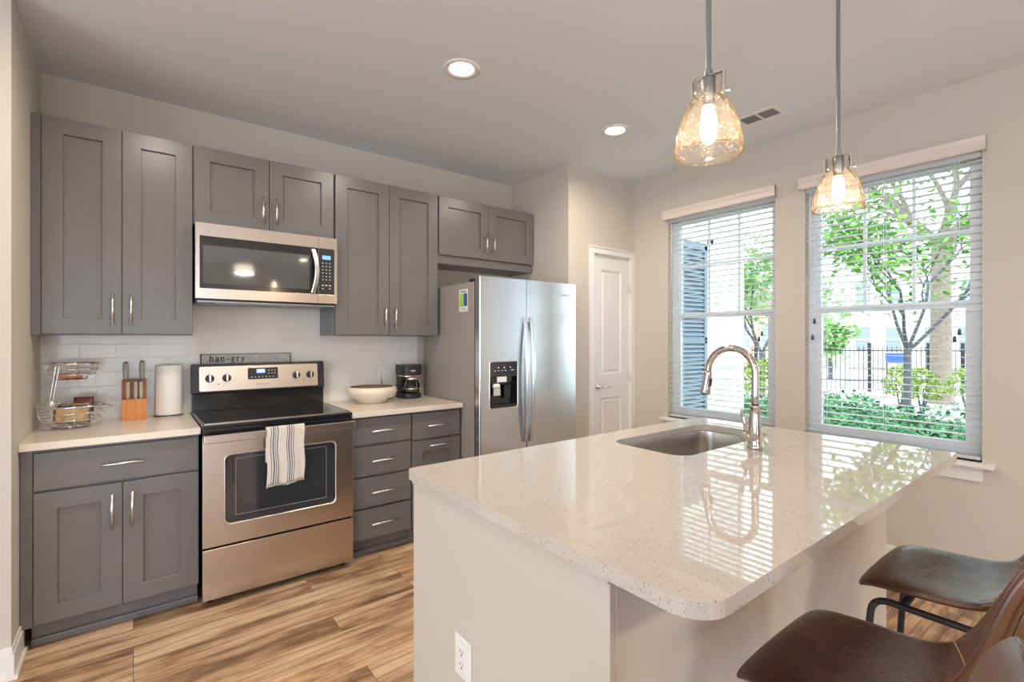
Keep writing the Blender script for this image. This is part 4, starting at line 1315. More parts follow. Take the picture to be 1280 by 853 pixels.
m = MB(); m.lathe([(0.0195, 0.926), (0.0195, 1.2112), (0.0180, 1.2112), (0.0180, 0.926)], (px, py, 0), 24)
m.build('core', 'burlap', r)

# ------------------------------------------------------------------ things on the right worktop
bx, by = 1.338, 3.345
r = thing('ceramic_bowl', 'wide cream ceramic bowl with brown inside on the right counter', 'bowl', (bx, by, TOP))
m = MB(); m.lathe([(0, 0.001), (0.098, 0.001), (0.102, 0.004), (0.104, 0.016), (0.112, 0.024), (0.150, 0.046), (0.170, 0.068), (0.176, 0.084), (0.172, 0.100), (0.160, 0.112), (0.154, 0.113), (0.150, 0.111)], (bx, by, TOP), 64)
m.build('outer_body', 'bowl', r)
m = MB(); m.lathe([(0.1495, 0.1115), (0.158, 0.100), (0.162, 0.084), (0.155, 0.066), (0.12, 0.040), (0.06, 0.026), (0, 0.024)], (bx, by, TOP), 64)
m.build('inner_lining', 'bowlin', r)

cx, cy = 1.668, 3.425
r = thing('coffee_maker', 'small black drip coffee maker with glass carafe beside the refrigerator', 'coffee maker', (cx, cy, TOP))
m = MB(); m.prism(rrect(cx - 0.078, cx + 0.078, cy - 0.090, cy + 0.085, [0.06, 0.06, 0.02, 0.02], 8), TOP + 0.001, TOP + 0.040, 'xy')
m.build('base', 'blackmatte', r, bevel=0.006)
m = MB(); m.prism(rrect(cx - 0.074, cx + 0.074, cy + 0.020, cy + 0.085, [0.012, 0.012, 0.02, 0.02], 5), TOP + 0.038, TOP + 0.175, 'xy')
m.build('water_tank', 'blackmatte', r, bevel=0.003)
m = MB()
sec = [(TOP + 0.172, 0.0), (TOP + 0.180, 0.004), (TOP + 0.245, 0.006), (TOP + 0.252, 0.003)]
m.loft([[(x, y, z) for x, y in rrect(cx - 0.076 - k, cx + 0.076 + k, cy - 0.082 - k, cy + 0.085, [0.055, 0.055, 0.02, 0.02], 8)] for z, k in sec], cap0=True, cap1=True, smooth=False)
hdm = m.build('brew_head', 'blackmatte', r)
m = MB(); m.loft([[(x, y, z) for x, y in rrect(cx - 0.078, cx + 0.078, cy - 0.085, cy + 0.04, [0.056, 0.056, 0.01, 0.01], 8)] for z in (TOP + 0.166, TOP + 0.173)], cap0=True, cap1=True, smooth=False)
m.build('chrome_band', 'nickel', r)
m = MB(); m.box(cx - 0.032, cx + 0.006, cy - 0.0895, cy - 0.086, TOP + 0.203, TOP + 0.216)
m.build('maker_badge', 'nickel', r)
m = MB(); m.lathe([(0, 0.0405), (0.050, 0.0405), (0.060, 0.050), (0.064, 0.075), (0.060, 0.105), (0.050, 0.130), (0.046, 0.142)], (cx, cy - 0.030, TOP), 36)
cf = m.build('carafe', 'pane', r, solid=0.002)
m = MB(); m.lathe([(0, 0.046), (0.046, 0.046), (0.057, 0.054), (0.061, 0.075), (0.0, 0.0755)], (cx, cy - 0.030, TOP), 36); m.build('coffee', 'coffee', cf)
m = MB(); m.lathe([(0.049, 0.140), (0.051, 0.142), (0.050, 0.158), (0.030, 0.163), (0, 0.164)], (cx, cy - 0.030, TOP), 36)
m.lathe([(0.0655, 0.072), (0.067, 0.072), (0.067, 0.079), (0.0655, 0.079)], (cx, cy - 0.030, TOP), 36)
m.build('carafe_lid', 'nickel', cf)
m = MB(); m.tube([(cx - 0.048, cy - 0.045, TOP + 0.150), (cx - 0.090, cy - 0.060, TOP + 0.150), (cx - 0.106, cy - 0.066, TOP + 0.135), (cx - 0.108, cy - 0.068, TOP + 0.095), (cx - 0.094, cy - 0.062, TOP + 0.066), (cx - 0.064, cy - 0.05, TOP + 0.072)], 0.0075, 10)
m.build('carafe_handle', 'blackmatte', cf)
m = MB(); m.tube([(cx - 0.070, cy + 0.05, TOP + 0.012), (cx - 0.12, cy + 0.03, TOP + 0.005), (cx - 0.18, cy + 0.0, TOP + 0.004), (cx - 0.20, cy + 0.04, TOP + 0.004), (cx - 0.175, cy + 0.11, TOP + 0.004), (cx - 0.172, cy + 0.118, TOP + 0.03), (cx - 0.172, cy + 0.122, TOP + 0.14)], 0.003, 8)
m.build('power_cord', 'rubber', r)

def outlet(name, label, loc, w, h, axis, gfci):
    """wall outlet; axis 'y' faces -Y, 'x' faces -X"""
    r = thing(name, label, 'outlet', loc)
    X0, Y0, Z0 = loc
    def bx_(m, a0, a1, d0, d1, z0, z1):
        if axis == 'y': m.box(X0 + a0, X0 + a1, Y0 - d1, Y0 - d0, Z0 + z0, Z0 + z1)
        else: m.box(X0 - d1, X0 - d0, Y0 - a1, Y0 - a0, Z0 + z0, Z0 + z1)
        return m
    bx_(MB(), -w / 2, w / 2, 0.0003, 0.006, -h / 2, h / 2).build('cover_plate', 'white', r, bevel=0.003, seg=3)
    if gfci:
        rc = bx_(MB(), -0.017, 0.017, 0.005, 0.0085, -0.034, 0.034).build('receptacle', 'white', r, bevel=0.001)
        m = MB(); bx_(m, -0.0172, 0.0172, 0.0083, 0.0096, 0.001, 0.0335); bx_(m, -0.0172, 0.0172, 0.0083, 0.0096, -0.0335, -0.001)
        m.build('socket_face', 'white', rc, bevel=0.0008, fix=False)
        fo = 0.0095
    else:
        rc = MB()
        for s in (-1, 1): bx_(rc, -0.0165, 0.0165, 0.005, 0.0085, s * 0.0195 - 0.0135, s * 0.0195 + 0.0135)
        rc = rc.build('receptacle', 'white', r, bevel=0.004, seg=3, fix=False)
        fo = 0.0084
    m = MB()
    for s in (-1, 1):
        zc = s * 0.0185
        bx_(m, -0.0075, -0.0055, fo, fo + 0.0006, zc - 0.001, zc + 0.008); bx_(m, 0.0055, 0.0075, fo, fo + 0.0006, zc, zc + 0.007)
        bx_(m, -0.0025, 0.0025, fo, fo + 0.0006, zc - 0.010, zc - 0.005)
    m.build('slots', 'ink', r, fix=False)
    m = MB()
    for z in ((-0.048, 0.048) if gfci else (0.0,)):
        bx_(m, -0.003, 0.003, 0.0058, 0.0068, z - 0.003, z + 0.003)
    m.build('screw', 'whiteink', r, fix=False)
    return r
outlet('wall_outlet', 'white outlet on the tiled backsplash left of the coffee maker', (1.497, YB - 0.008, 1.093), 0.072, 0.116, 'y', False)

# ------------------------------------------------------------------ island
IX0, IX1, IY0, IY1 = 0.7465, 2.5705, 0.4388, 1.5595
BX0, BX1, BY0, BY1 = 0.7600, 2.5200, 0.6560, 1.5300
isl = thing('kitchen_island', 'painted kitchen island base under the speckled quartz countertop', 'island', ((BX0 + BX1) / 2, 1.1, 0))
m = MB()
m.box(BX0, BX0 + 0.02, BY0, BY1, 0, 0.8815); m.box(BX0 + 0.02, BX1, BY0, BY0 + 0.02, 0, 0.8815)
m.box(BX1 - 0.02, BX1, BY0 + 0.02, BY1, 0, 0.8815)
m.build('side_walls', 'wall', isl, bevel=0.002, fix=False)
m = MB()
m.box(BX0 + 0.02, BX1 - 0.02, BY1 - 0.03, BY1 - 0.005, 0.105, 0.8815); m.box(BX0 + 0.02, BX1 - 0.02, BY1 - 0.09, BY1 - 0.07, 0, 0.105)
m.build('cabinet_front', 'cab', isl, fix=False)
m = MB(); m.box(BX0 - 0.006, BX0 + 0.001, BY0 + 0.0, BY1, 0.868, 0.8815)
m.build('cleat', 'wall', isl, bevel=0.003)
outlet('wall_outlet', 'white outlet with two sockets on the end panel of the island', (BX0, 1.205, 0.436), 0.085, 0.118, 'x', True)

SX0, SX1, SY0, SY1 = 1.648, 2.390, 1.060, 1.425
FX, FY = 2.016, 0.967
bm = bmesh.new()
outer = rrect(IX0, IX1, IY0, IY1, [0.075, 0.020, 0.03, 0.028], 10)
inner = rrect(SX0, SX1, SY0, SY1, 0.075, 10)
ov = [bm.verts.new((a, b, TOP)) for a, b in outer]; iv = [bm.verts.new((a, b, TOP)) for a, b in inner]
ed = [bm.edges.new((ov[i], ov[(i + 1) % len(ov)])) for i in range(len(ov))] + [bm.edges.new((iv[i], iv[(i + 1) % len(iv)])) for i in range(len(iv))]
bmesh.ops.triangle_fill(bm, edges=ed, use_beauty=True)
g = bmesh.ops.extrude_face_region(bm, geom=list(bm.faces))
bmesh.ops.translate(bm, verts=[e for e in g['geom'] if isinstance(e, bmesh.types.BMVert)], vec=(0, 0, -0.032))
bmesh.ops.recalc_face_normals(bm, faces=bm.faces)
me = bpy.data.meshes.new('island_countertop'); bm.to_mesh(me); bm.free(); me.materials.append(M['quartz'])
ic = bpy.data.objects.new('island_countertop', me); COL.objects.link(ic)
b = ic.modifiers.new('bevel', 'BEVEL'); b.width = 0.004; b.segments = 3; b.limit_method = 'ANGLE'; b.angle_limit = math.radians(50)
tag(ic, 'speckled white quartz countertop of the island with an undermount sink opening', 'countertop')

# undermount sink
s = thing('sink', 'stainless steel undermount sink in the island countertop', 'sink', ((SX0 + SX1) / 2, (SY0 + SY1) / 2, 0.68))
m = MB()
def lp(k, r_, z): return [(a, b_, z) for a, b_ in rrect(SX0 - k, SX1 + k, SY0 - k, SY1 + k, r_, 10)]
m.loft([lp(0.022, 0.09, 0.8812), lp(0.004, 0.079, 0.8812), lp(0.003, 0.078, 0.876), lp(0.0, 0.075, 0.80), lp(-0.004, 0.072, 0.715), lp(-0.012, 0.066, 0.697), lp(-0.028, 0.055, 0.690), lp(-0.08, 0.04, 0.687)], cap1=True)
bs = m.build('basin', 'sink', s)
bs.modifiers.new('solid', 'SOLIDIFY').thickness = 0.0015
m = MB(); m.lathe([(0.057, 0.692), (0.052, 0.694), (0.044, 0.690), (0.040, 0.684), (0.0, 0.684)], ((SX0 + SX1) / 2, SY1 - 0.13, 0), 36)
m.build('drain', 'chrome', s)

# faucet
f = thing('faucet', 'polished steel gooseneck pull-down faucet behind the island sink', 'faucet', (FX, FY, TOP))
m = MB(); m.lathe([(0, 0.0005), (0.030, 0.0005), (0.031, 0.004), (0.030, 0.012), (0.0275, 0.018), (0.0270, 0.035), (0.0265, 0.070), (0.0235, 0.110), (0.0205, 0.140), (0.0200, 0.168), (0.0215, 0.170), (0.0215, 0.176), (0.0160, 0.178)], (FX, FY, TOP), 40)
m.build('base', 'faucet', f)
R = 0.103; zc_ = 1.222
pts = [(FX, FY, TOP + 0.17), (FX, FY, 1.13), (FX, FY, zc_)]
for k in range(1, 21):
    a = PI * k / 20 * (0.985)
    pts.append((FX, FY + R - R * math.cos(a), zc_ + R * math.sin(a)))
ex, ey, ez = pts[-1]
pts.append((ex, ey + 0.001, ez - 0.012))
MB().tube(pts, 0.0142, 20).build('spout', 'faucet', f)
dv = Vector((0, 0.16, -1)).normalized()
p0 = Vector((ex, ey + 0.001, ez - 0.010)); rings = []
for (h, rr_) in ((-0.002, 0.0150), (0, 0.0172), (0.004, 0.0178), (0.02, 0.0180), (0.045, 0.0190), (0.075, 0.0215), (0.092, 0.0235), (0.096, 0.0225)):
    c_ = p0 + dv * h; e2 = Vector((0, 1, 0.16)).normalized()
    rings.append([c_ + Vector((math.cos(2 * PI * k / 28) * rr_, 0, 0)) + e2 * (math.sin(2 * PI * k / 28) * rr_) for k in range(28)])
sh = MB().loft(rings, cap0=True, cap1=True).build('spray_head', 'faucet', f)
c_ = p0 + dv * 0.045 + Vector((0.0, -0.0190, -0.002))
MB().obox(c_, (0.008, 0, 0), dv * 0.018, (0, 0.003, 0)).build('spray_button', 'blackmatte', sh, bevel=0.002)
c_ = p0 + dv * 0.097
MB().cyl(c_, c_ + dv * 0.002, 0.020, 24).build('nozzle', 'blackmatte', sh)
m = MB(); m.tube([(FX - 0.018, FY, TOP + 0.052), (FX - 0.06, FY, TOP + 0.056)], [0.0205, 0.0200], 28)
m.tube([(FX - 0.06, FY, TOP + 0.056), (FX - 0.085, FY, TOP + 0.058), (FX - 0.088, FY, TOP + 0.058)], [0.0200, 0.0185, 0.016], 28)
m.build('valve_body', 'faucet', f, fix=False)
m = MB(); m.tube([(FX - 0.070, FY, TOP + 0.070), (FX - 0.077, FY + 0.004, TOP + 0.105), (FX - 0.092, FY + 0.010, TOP + 0.168)], [0.0075, 0.0062, 0.0070], 14)
m.build('lever', 'faucet', f)

# ------------------------------------------------------------------ pendants
def pendant(x, y, label):
    r = thing('pendant_lamp', label, 'pendant lamp', (x, y, 1.848), 'pendant lamps over the island')
    m = MB(); m.lathe([(0.0, ZC - 0.030), (0.055, ZC - 0.030), (0.062, ZC - 0.020), (0.062, ZC - 0.0005), (0, ZC - 0.0005)], (x, y, 0), 36); m.build('canopy', 'rod', r)
    m = MB(); m.cyl((x, y, 2.058), (x, y, ZC - 0.028), 0.0068, 16); m.cyl((x, y, 2.050), (x, y, 2.066), 0.0105, 16)
    m.build('rod', 'rod', r, fix=False)
    # yoke with two straps and thumb screws, turned a little
    ya = math.radians(90)
    ux = Vector((math.cos(ya), math.sin(ya), 0)); uy = Vector((-math.sin(ya), math.cos(ya), 0)); c0 = Vector((x, y, 0))
    yk = MB(); yk.obox(c0 + Vector((0, 0, 2.0495)), ux * 0.0445, uy * 0.0075, (0, 0, 0.0016))
    for sg in (-1, 1):
        yk.obox(c0 + ux * 0.0440 * sg + Vector((0, 0, 2.018)), ux * 0.0014, uy * 0.0075, (0, 0, 0.0295))
    yo = yk.build('yoke', 'nickel', r, bevel=0.001, fix=False)
    for sg in (-1, 1):
        m = MB(); b0 = c0 + Vector((0, 0, 1.996))
        m.cyl(b0 + ux * 0.0375 * sg, b0 + ux * 0.054 * sg, 0.0028, 10); m.cyl(b0 + ux * 0.0545 * sg, b0 + ux * 0.060 * sg, 0.0060, 14)
        m.build('thumb_screw', 'nickel', yo, fix=False)
    m = MB(); m.lathe([(0, 2.046), (0.017, 2.046), (0.018, 2.040), (0.018, 1.990), (0.0155, 1.984), (0.014, 1.972), (0, 1.972)], (x, y, 0), 28); m.build('socket', 'rod', r)
    m = MB(); m.lathe([(0.0375, 2.040), (0.0370, 1.996), (0.041, 1.988), (0.052, 1.974), (0.0635, 1.950), (0.0735, 1.918), (0.0800, 1.885), (0.0838, 1.862), (0.0850, 1.848)], (x, y, 0), 56)
    m.build('glass_shade', 'seeded', r, solid=0.0018)
    m = MB(); m.tube([(x + 0.0850 * math.cos(2 * PI * k / 56), y + 0.0850 * math.sin(2 * PI * k / 56), 1.848) for k in range(56)], 0.0018, 8, closed=True)
    m.build('shade_rim', 'seeded', r)
    m = MB(); m.lathe([(0.0135, 1.974), (0.0150, 1.962), (0.0190, 1.945), (0.0205, 1.925), (0.0200, 1.900), (0.0150, 1.882), (0.006, 1.875), (0, 1.8745)], (x, y, 0), 28)
    m.build('light_bulb', 'bulb', r)
    add_light('pendant_light', 'POINT', (x, y, 1.862), PENDANT_POWER, (1.0, 0.72, 0.45), 0.012)
    return r
pendant(1.1865, 0.69, 'glass bell pendant lamp nearer the camera, hanging before the ceiling vent')
pendant(2.0810, 0.69, 'glass bell pendant lamp farther away, hanging in front of the window blind')

# ------------------------------------------------------------------ recessed lights, ceiling vent
def can_light(x, y, label, power=CAN_POWER):
    r = thing('recessed_light', label, 'ceiling light', (x, y, ZC), 'recessed ceiling lights')
    m = MB(); m.lathe([(0.097, ZC - 0.0005), (0.096, ZC - 0.005), (0.078, ZC - 0.0075), (0.066, ZC - 0.004), (0.063, ZC - 0.0015)], (x, y, 0), 44)
    m.build('trim_ring', 'trim', r)
    m = MB(); m.lathe([(0.064, ZC - 0.0022), (0.0, ZC - 0.0032)], (x, y, 0), 44); m.build('lens', 'canlens', r)
    add_light('recessed_lamp', 'AREA', (x, y, ZC - 0.009), power, WARM, 0.12, spread=math.radians(165))
    return r
can_light(1.352, 2.168, 'lit recessed ceiling light nearer the camera, in front of the microwave')
can_light(2.572, 2.172, 'lit recessed ceiling light nearer the pantry door')
can_light(0.132, 2.165, 'lit recessed ceiling light in front of the left wall cabinet, above the frame')
for (x, y, where) in ((-1.6, -0.2, 'left of the camera'), (0.6, -2.8, 'over the rear of the living room'), (2.4, -2.8, 'over the rear right of the living room')):  # unseen cans added to light the interior evenly
    can_light(x, y, 'added unseen recessed fill light ' + where, CAN_POWER * 1.2)

r = thing('ceiling_vent', 'white ceiling vent with two grey grilles near the window wall', 'vent', (3.128, 1.47, ZC))
m = MB()
vx0, vx1, vy0, vy1 = 3.042, 3.212, 1.338, 1.604
m.frame((vx0, vx1, vy0, vy1), (vx0 + 0.028, vx1 - 0.028, vy0 + 0.028, vy1 - 0.028), ZC - 0.007, ZC - 0.0005, 'xy')
m.box(vx0 + 0.0275, vx1 - 0.0275, 1.464, 1.478, ZC - 0.0065, ZC - 0.0005)
m.build('frame', 'trim', r, bevel=0.001)
for y0, y1 in ((vy0 + 0.028, 1.464), (1.478, vy1 - 0.028)):
    m = MB(); m.box(vx0 + 0.028, vx1 - 0.028, y0, y1, ZC - 0.0015, ZC - 0.0006)
    for k in range(9):
        x = vx0 + 0.036 + k * 0.0125
        m.obox((x, (y0 + y1) / 2, ZC - 0.004), (0.0045, 0, 0.002), (0, (y1 - y0) / 2, 0), (0.0004, 0, -0.0008))
    m.build('grille', 'grille', r, fix=False)

# ------------------------------------------------------------------ bar stools
def make_stool(label):
    r = thing('bar_stool', label, 'bar stool', (0, 0, 0), 'brown leather counter stools')
    # rows from the front lip to the top of the back: centre (y, z), side rim (y, z), half width
    P = [((.202, .638), (.198, .640), .192), ((.199, .650), (.192, .652), .203), ((.172, .660), (.162, .664), .208), ((.12, .664), (.11, .670), .211),
         ((.06, .663), (.05, .675), .211), ((-.004, .662), (.008, .678), .209), ((-.056, .666), (-.028, .682), .206), ((-.104, .677), (-.060, .692), .204),
         ((-.142, .697), (-.087, .709), .205), ((-.174, .728), (-.110, .742), .208), ((-.200, .78), (-.135, .789), .212), ((-.220, .845), (-.163, .855), .219),
         ((-.236, .905), (-.187, .905), .222), ((-.250, .965), (-.203, .965), .219), ((-.262, 1.020), (-.222, 1.018), .212), ((-.272, 1.052), (-.242, 1.046), .198), ((-.278, 1.066), (-.256, 1.062), .176)]
    K = 12; TH = 0.015
    def mid(j, t, off=0.0):
        j = max(0, min(len(P) - 1, j)); c, s_, w = P[j]
        q = abs(t) ** 2.0
        return Vector((w * t, c[0] + (s_[0] - c[0]) * q, c[1] + (s_[1] - c[1]) * q))
    def nrm(j, t):
        a = mid(j + 1, t) - mid(j - 1, t); b_ = mid(j, min(1, t + 0.08)) - mid(j, max(-1, t - 0.08))
        n = b_.cross(a); n.normalize()
        return n if n.y + n.z > 0 else -n
    def section(j):
        e = 0.35 if j in (0, len(P) - 1) else (0.85 if j in (1, len(P) - 2) else 1.0)
        top, bot = [], []
        for k in range(K + 1):
            t = -math.cos(PI * k / K); n = nrm(j, t * 0.94); p = mid(j, t)
            h = TH * e * (1 - abs(t) ** 8) ** 0.5 if abs(t) < 1 else 0
            top.append(p + n * h); bot.append(p - n * h)
        return top + bot[-2:0:-1]
    SEAM = 8
    def shell(name, a, b, c0, c1):
        rs = [section(j) for j in range(a, b + 1)]
        o = MB().loft(rs, cap0=c0, cap1=c1).build(name, 'leather', r)
        for p in o.data.polygons: p.use_smooth = True
        sb = o.modifiers.new('sub', 'SUBSURF'); sb.levels = 1; sb.render_levels = 2
        return o
    st_ = shell('seat', 0, SEAM, True, False); bk = shell('backrest', SEAM, len(P) - 1, False, True)
    # welt seam set in from the rim, on the outer side of the back, and stitching where seat meets back
    def surf(j, t, sgn, h=TH): return mid(j, t) + nrm(j, t * 0.94) * (h + 0.001) * sgn
    m = MB()
    line = [surf(j, -0.90, -1) for j in range(SEAM, len(P) - 2)] + [surf(len(P) - 3, -0.90 + 1.8 * k / 10, -1) for k in range(1, 10)] + [surf(j, 0.90, -1) for j in range(len(P) - 3, SEAM - 1, -1)]
    m.tube(line, 0.0022, 8); m.build('piping', 'leather', bk)
    m = MB(); m.tube([surf(SEAM, -0.93 + 1.86 * k / 16, 1, TH * 0.97) for k in range(17)], 0.0014, 6)
    m.build('seam_stitching', 'stitch', bk)
    # metal frame: each side a bent tube, front leg, rail under the seat, rear leg
    for sg in (-1, 1):
        x0, x1 = 0.165 * sg, 0.205 * sg
        zr = 0.612
        def corner(a, b_, c_, n=6, q=0.045):
            a, b_, c_ = Vector(a), Vector(b_), Vector(c_)
            p0 = b_ + (a - b_).normalized() * q; p2 = b_ + (c_ - b_).normalized() * q
            return [p0.lerp(b_, k / n).lerp(b_.lerp(p2, k / n), k / n) for k in range(n + 1)]
        A, B, C_, D = (x1, 0.215, 0.008), (x0, 0.170, zr), (x0, -0.150, zr), (x1, -0.235, 0.008)
        c1 = corner(A, B, C_); c2 = corner(B, C_, D)
        mid1 = c1[3]; mid2 = c2[3]
        MB().tube([A] + c1[:4], 0.0095, 12).build('leg', 'ironblack', r)
        MB().tube(c1[3:] + c2[:4], 0.0095, 12).build('seat_rail', 'ironblack', r)
        MB().tube(c2[3:] + [D], 0.0095, 12).build('leg', 'ironblack', r)
        for q in (A, D):
            MB().cyl((q[0], q[1], 0.0005), (q[0], q[1], 0.012), 0.0125, 12).build('foot_cap', 'rubber', r)
    def onleg(sg, front, z):
        A, B = (((0.205 * sg, 0.215, 0.008), (0.165 * sg, 0.170, 0.612)) if front else ((0.205 * sg, -0.235, 0.008), (0.165 * sg, -0.150, 0.612)))
        t = (z - A[2]) / (B[2] - A[2]); return Vector(A).lerp(Vector(B), t)
    for z, pr in ((0.20, ((-1, 1, 1, 1),)), (0.26, ((-1, 1, -1, 0), (1, 1, 1, 0)))):
        for a in pr:
            MB().tube([onleg(a[0], a[1], z), onleg(a[2], a[3], z)], 0.0080, 10).build('footrest', 'ironblack', r)
    MB().tube([onleg(-1, 0, 0.26), onleg(1, 0, 0.26)], 0.0080, 10).build('footrest', 'ironblack', r)
    for y in (0.10, -0.09): MB().tube([(-0.165, y, 0.612), (0.165, y, 0.612)], 0.0095, 10).build('cross_bar', 'ironblack', r)
    return r
stool = make_stool('brown leather counter stool in the middle, its back cropped by the right edge')
s2 = copy_tree(stool); s3 = copy_tree(stool)
STY = 0.330
stool.location = (1.205, STY, 0)
s2.location = (1.870, STY - 0.022, 0); s2['label'] = 'brown leather counter stool farthest from the camera, below the window sill'
s3.location = (0.550, STY - 0.006, 0); s3['label'] = 'counter stool nearest the camera, only its back showing in the bottom right corner'

# ------------------------------------------------------------------ ceiling fan of the living room (mirrored in the microwave door)
r = thing('ceiling_fan', 'brown ceiling fan with a lit bowl, mirrored in the microwave door', 'ceiling fan', (1.32, -1.95, ZC))
fx_, fy_ = 1.32, -1.95
m = MB(); m.lathe([(0, ZC - 0.001), (0.075, ZC - 0.001), (0.07, ZC - 0.05), (0.02, ZC - 0.06), (0.016, ZC - 0.2), (0, ZC - 0.2)], (fx_, fy_, 0), 32); m.build('downrod', 'nickel', r)
m = MB(); m.lathe([(0, 2.58), (0.06, 2.58), (0.12, 2.54), (0.13, 2.49), (0.10, 2.46), (0, 2.46)], (fx_, fy_, 0), 36); m.build('motor_housing', 'nickel', r)
for k in range(5):
    a = 2 * PI * k / 5 + 0.3; d_ = Vector((math.cos(a), math.sin(a), 0)); n_ = Vector((-math.sin(a), math.cos(a), 0.18))
    MB().obox(Vector((fx_, fy_, 2.50)) + d_ * 0.38, d_ * 0.27, n_ * 0.062, (0, 0, 0.004)).build('fan_blade', 'bamboodark', r, bevel=0.003)
m = MB(); m.lathe([(0.10, 2.46), (0.135, 2.445), (0.13, 2.41), (0.09, 2.375), (0, 2.36)], (fx_, fy_, 0), 36); m.build('light_bowl', 'canlens', r)
add_light('fan_light', 'AREA', (fx_, fy_, 2.35), FAN_POWER, WARM, 0.25, spread=math.radians(175))

# ------------------------------------------------------------------ outdoors
random.seed(11)
GZ = -0.25
tag(MB().box(XR + 0.15, 60, -30, 60, GZ - 0.1, GZ).build('lawn', 'soil'), kind='structure')
tag(MB().box(12.6, 30, -20, 40, GZ, GZ + 0.01).build('pavement', 'paving'), kind='structure')

def leaf_cards(m, p, n_, size, rng, fold=0.25):
    """one leaf: a folded six-sided blade"""
    a = Vector((rng.gauss(0, 1), rng.gauss(0, 1), rng.gauss(0, 0.6)))
    if a.length < 0.01: a = Vector((1, 0, 0))
    a.normalize()
    nn_ = n_ + Vector((rng.gauss(0, .5), rng.gauss(0, .5), rng.gauss(0, .5)))
    b = a.cross(nn_)
    if b.length < 0.01: return
    b.normalize(); c = a.cross(b).normalized()
    L, W = size * rng.uniform(0.7, 1.25), size * rng.uniform(0.5, 0.8)
    v = [p, p + a * L * 0.3 + b * W * 0.5 + c * W * fold * 0.5, p + a * L * 0.75 + b * W * 0.4 + c * W * fold * 0.5, p + a * L, p + a * L * 0.75 - b * W * 0.4 + c * W * fold * 0.5, p + a * L * 0.3 - b * W * 0.5 + c * W * fold * 0.5]
    i = len(m.v); m.v += [tuple(q) for q in v]; m.f += [(i, i + 1, i + 2, i + 3), (i, i + 3, i + 4, i + 5)]; m.s += [False, False]

def shrub(c, rad, h, mat, label, n=500, size=0.06, name='shrub', group='garden shrubs', cat='shrub'):
    rng = random.Random(int(c[0] * 131 + c[1] * 71) & 0xffff)
    m = MB()
    base = Vector((c[0], c[1], GZ))
    for _ in range(n):
        a = rng.uniform(0, 2 * PI); u = rng.uniform(-0.2, 1); rr_ = math.sqrt(max(0, 1 - u * u)) * rng.uniform(0.75, 1.03)
        p = base + Vector((math.cos(a) * rr_ * rad, math.sin(a) * rr_ * rad, h * (0.5 + 0.5 * u * rng.uniform(0.85, 1.05))))
        leaf_cards(m, p, Vector((math.cos(a), math.sin(a), u)), size, rng)
    r = thing(name, label, cat, base, group)
    m.build('foliage', mat, r, fix=False)
    m = MB()
    for k in range(5):
        a = k * 1.3; m.tube([base, base + Vector((math.cos(a) * rad * 0.35, math.sin(a) * rad * 0.35, h * 0.6))], [0.018, 0.008], 6)
    m.build('stems', 'bark', r, fix=False)
    return r

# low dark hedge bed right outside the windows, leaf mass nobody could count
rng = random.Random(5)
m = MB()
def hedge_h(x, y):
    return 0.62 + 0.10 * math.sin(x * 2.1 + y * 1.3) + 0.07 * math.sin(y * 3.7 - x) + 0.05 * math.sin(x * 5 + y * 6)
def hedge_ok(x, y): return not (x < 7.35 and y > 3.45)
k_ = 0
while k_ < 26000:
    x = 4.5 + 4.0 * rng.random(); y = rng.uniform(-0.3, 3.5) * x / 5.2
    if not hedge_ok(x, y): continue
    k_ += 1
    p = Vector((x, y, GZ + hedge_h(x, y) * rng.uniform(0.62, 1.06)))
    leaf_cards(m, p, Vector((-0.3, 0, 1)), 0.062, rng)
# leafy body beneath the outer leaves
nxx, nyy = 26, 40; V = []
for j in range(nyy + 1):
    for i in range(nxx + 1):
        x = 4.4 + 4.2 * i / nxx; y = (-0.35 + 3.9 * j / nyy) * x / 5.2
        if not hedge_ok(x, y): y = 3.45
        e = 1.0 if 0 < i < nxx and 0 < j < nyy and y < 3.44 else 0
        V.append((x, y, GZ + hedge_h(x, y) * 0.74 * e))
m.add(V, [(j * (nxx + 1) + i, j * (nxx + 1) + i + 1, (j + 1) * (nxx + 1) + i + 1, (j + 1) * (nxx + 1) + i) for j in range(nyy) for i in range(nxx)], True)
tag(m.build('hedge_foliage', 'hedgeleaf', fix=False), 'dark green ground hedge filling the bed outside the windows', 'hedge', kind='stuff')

def at(u, d, z=GZ):
    s_, c_ = math.sin(YAW), math.cos(YAW); rr_ = (u - 640) / 609.0145 * d
    return Vector((s_ * d + c_ * rr_, c_ * d - s_ * rr_, z))
# shrubs placed around the beds
def sh_at(u, d, rad, top, mat, label, n, size):
    p = at(u, d); return shrub((p.x, p.y), rad, top - GZ, mat, label, n, size)
sh_at(1126, 10.4, 0.30, 0.80, 'shrubleaf', 'yellow-green shrub just left of the slim tree trunk', 600, 0.06)
sh_at(1153, 9.6, 0.30, 0.79, 'shrubleaf', 'yellow-green shrub between the slim tree and the thick pale trunk', 600, 0.06)
sh_at(1209, 10.4, 0.40, 0.72, 'shrubleaf', 'yellow-green shrub right of the thick pale trunk', 700, 0.06)
sh_at(957, 10.4, 0.62, 0.90, 'shrubleaf', 'large yellow-green shrub seen beside the faucet through the left window', 1300, 0.07)

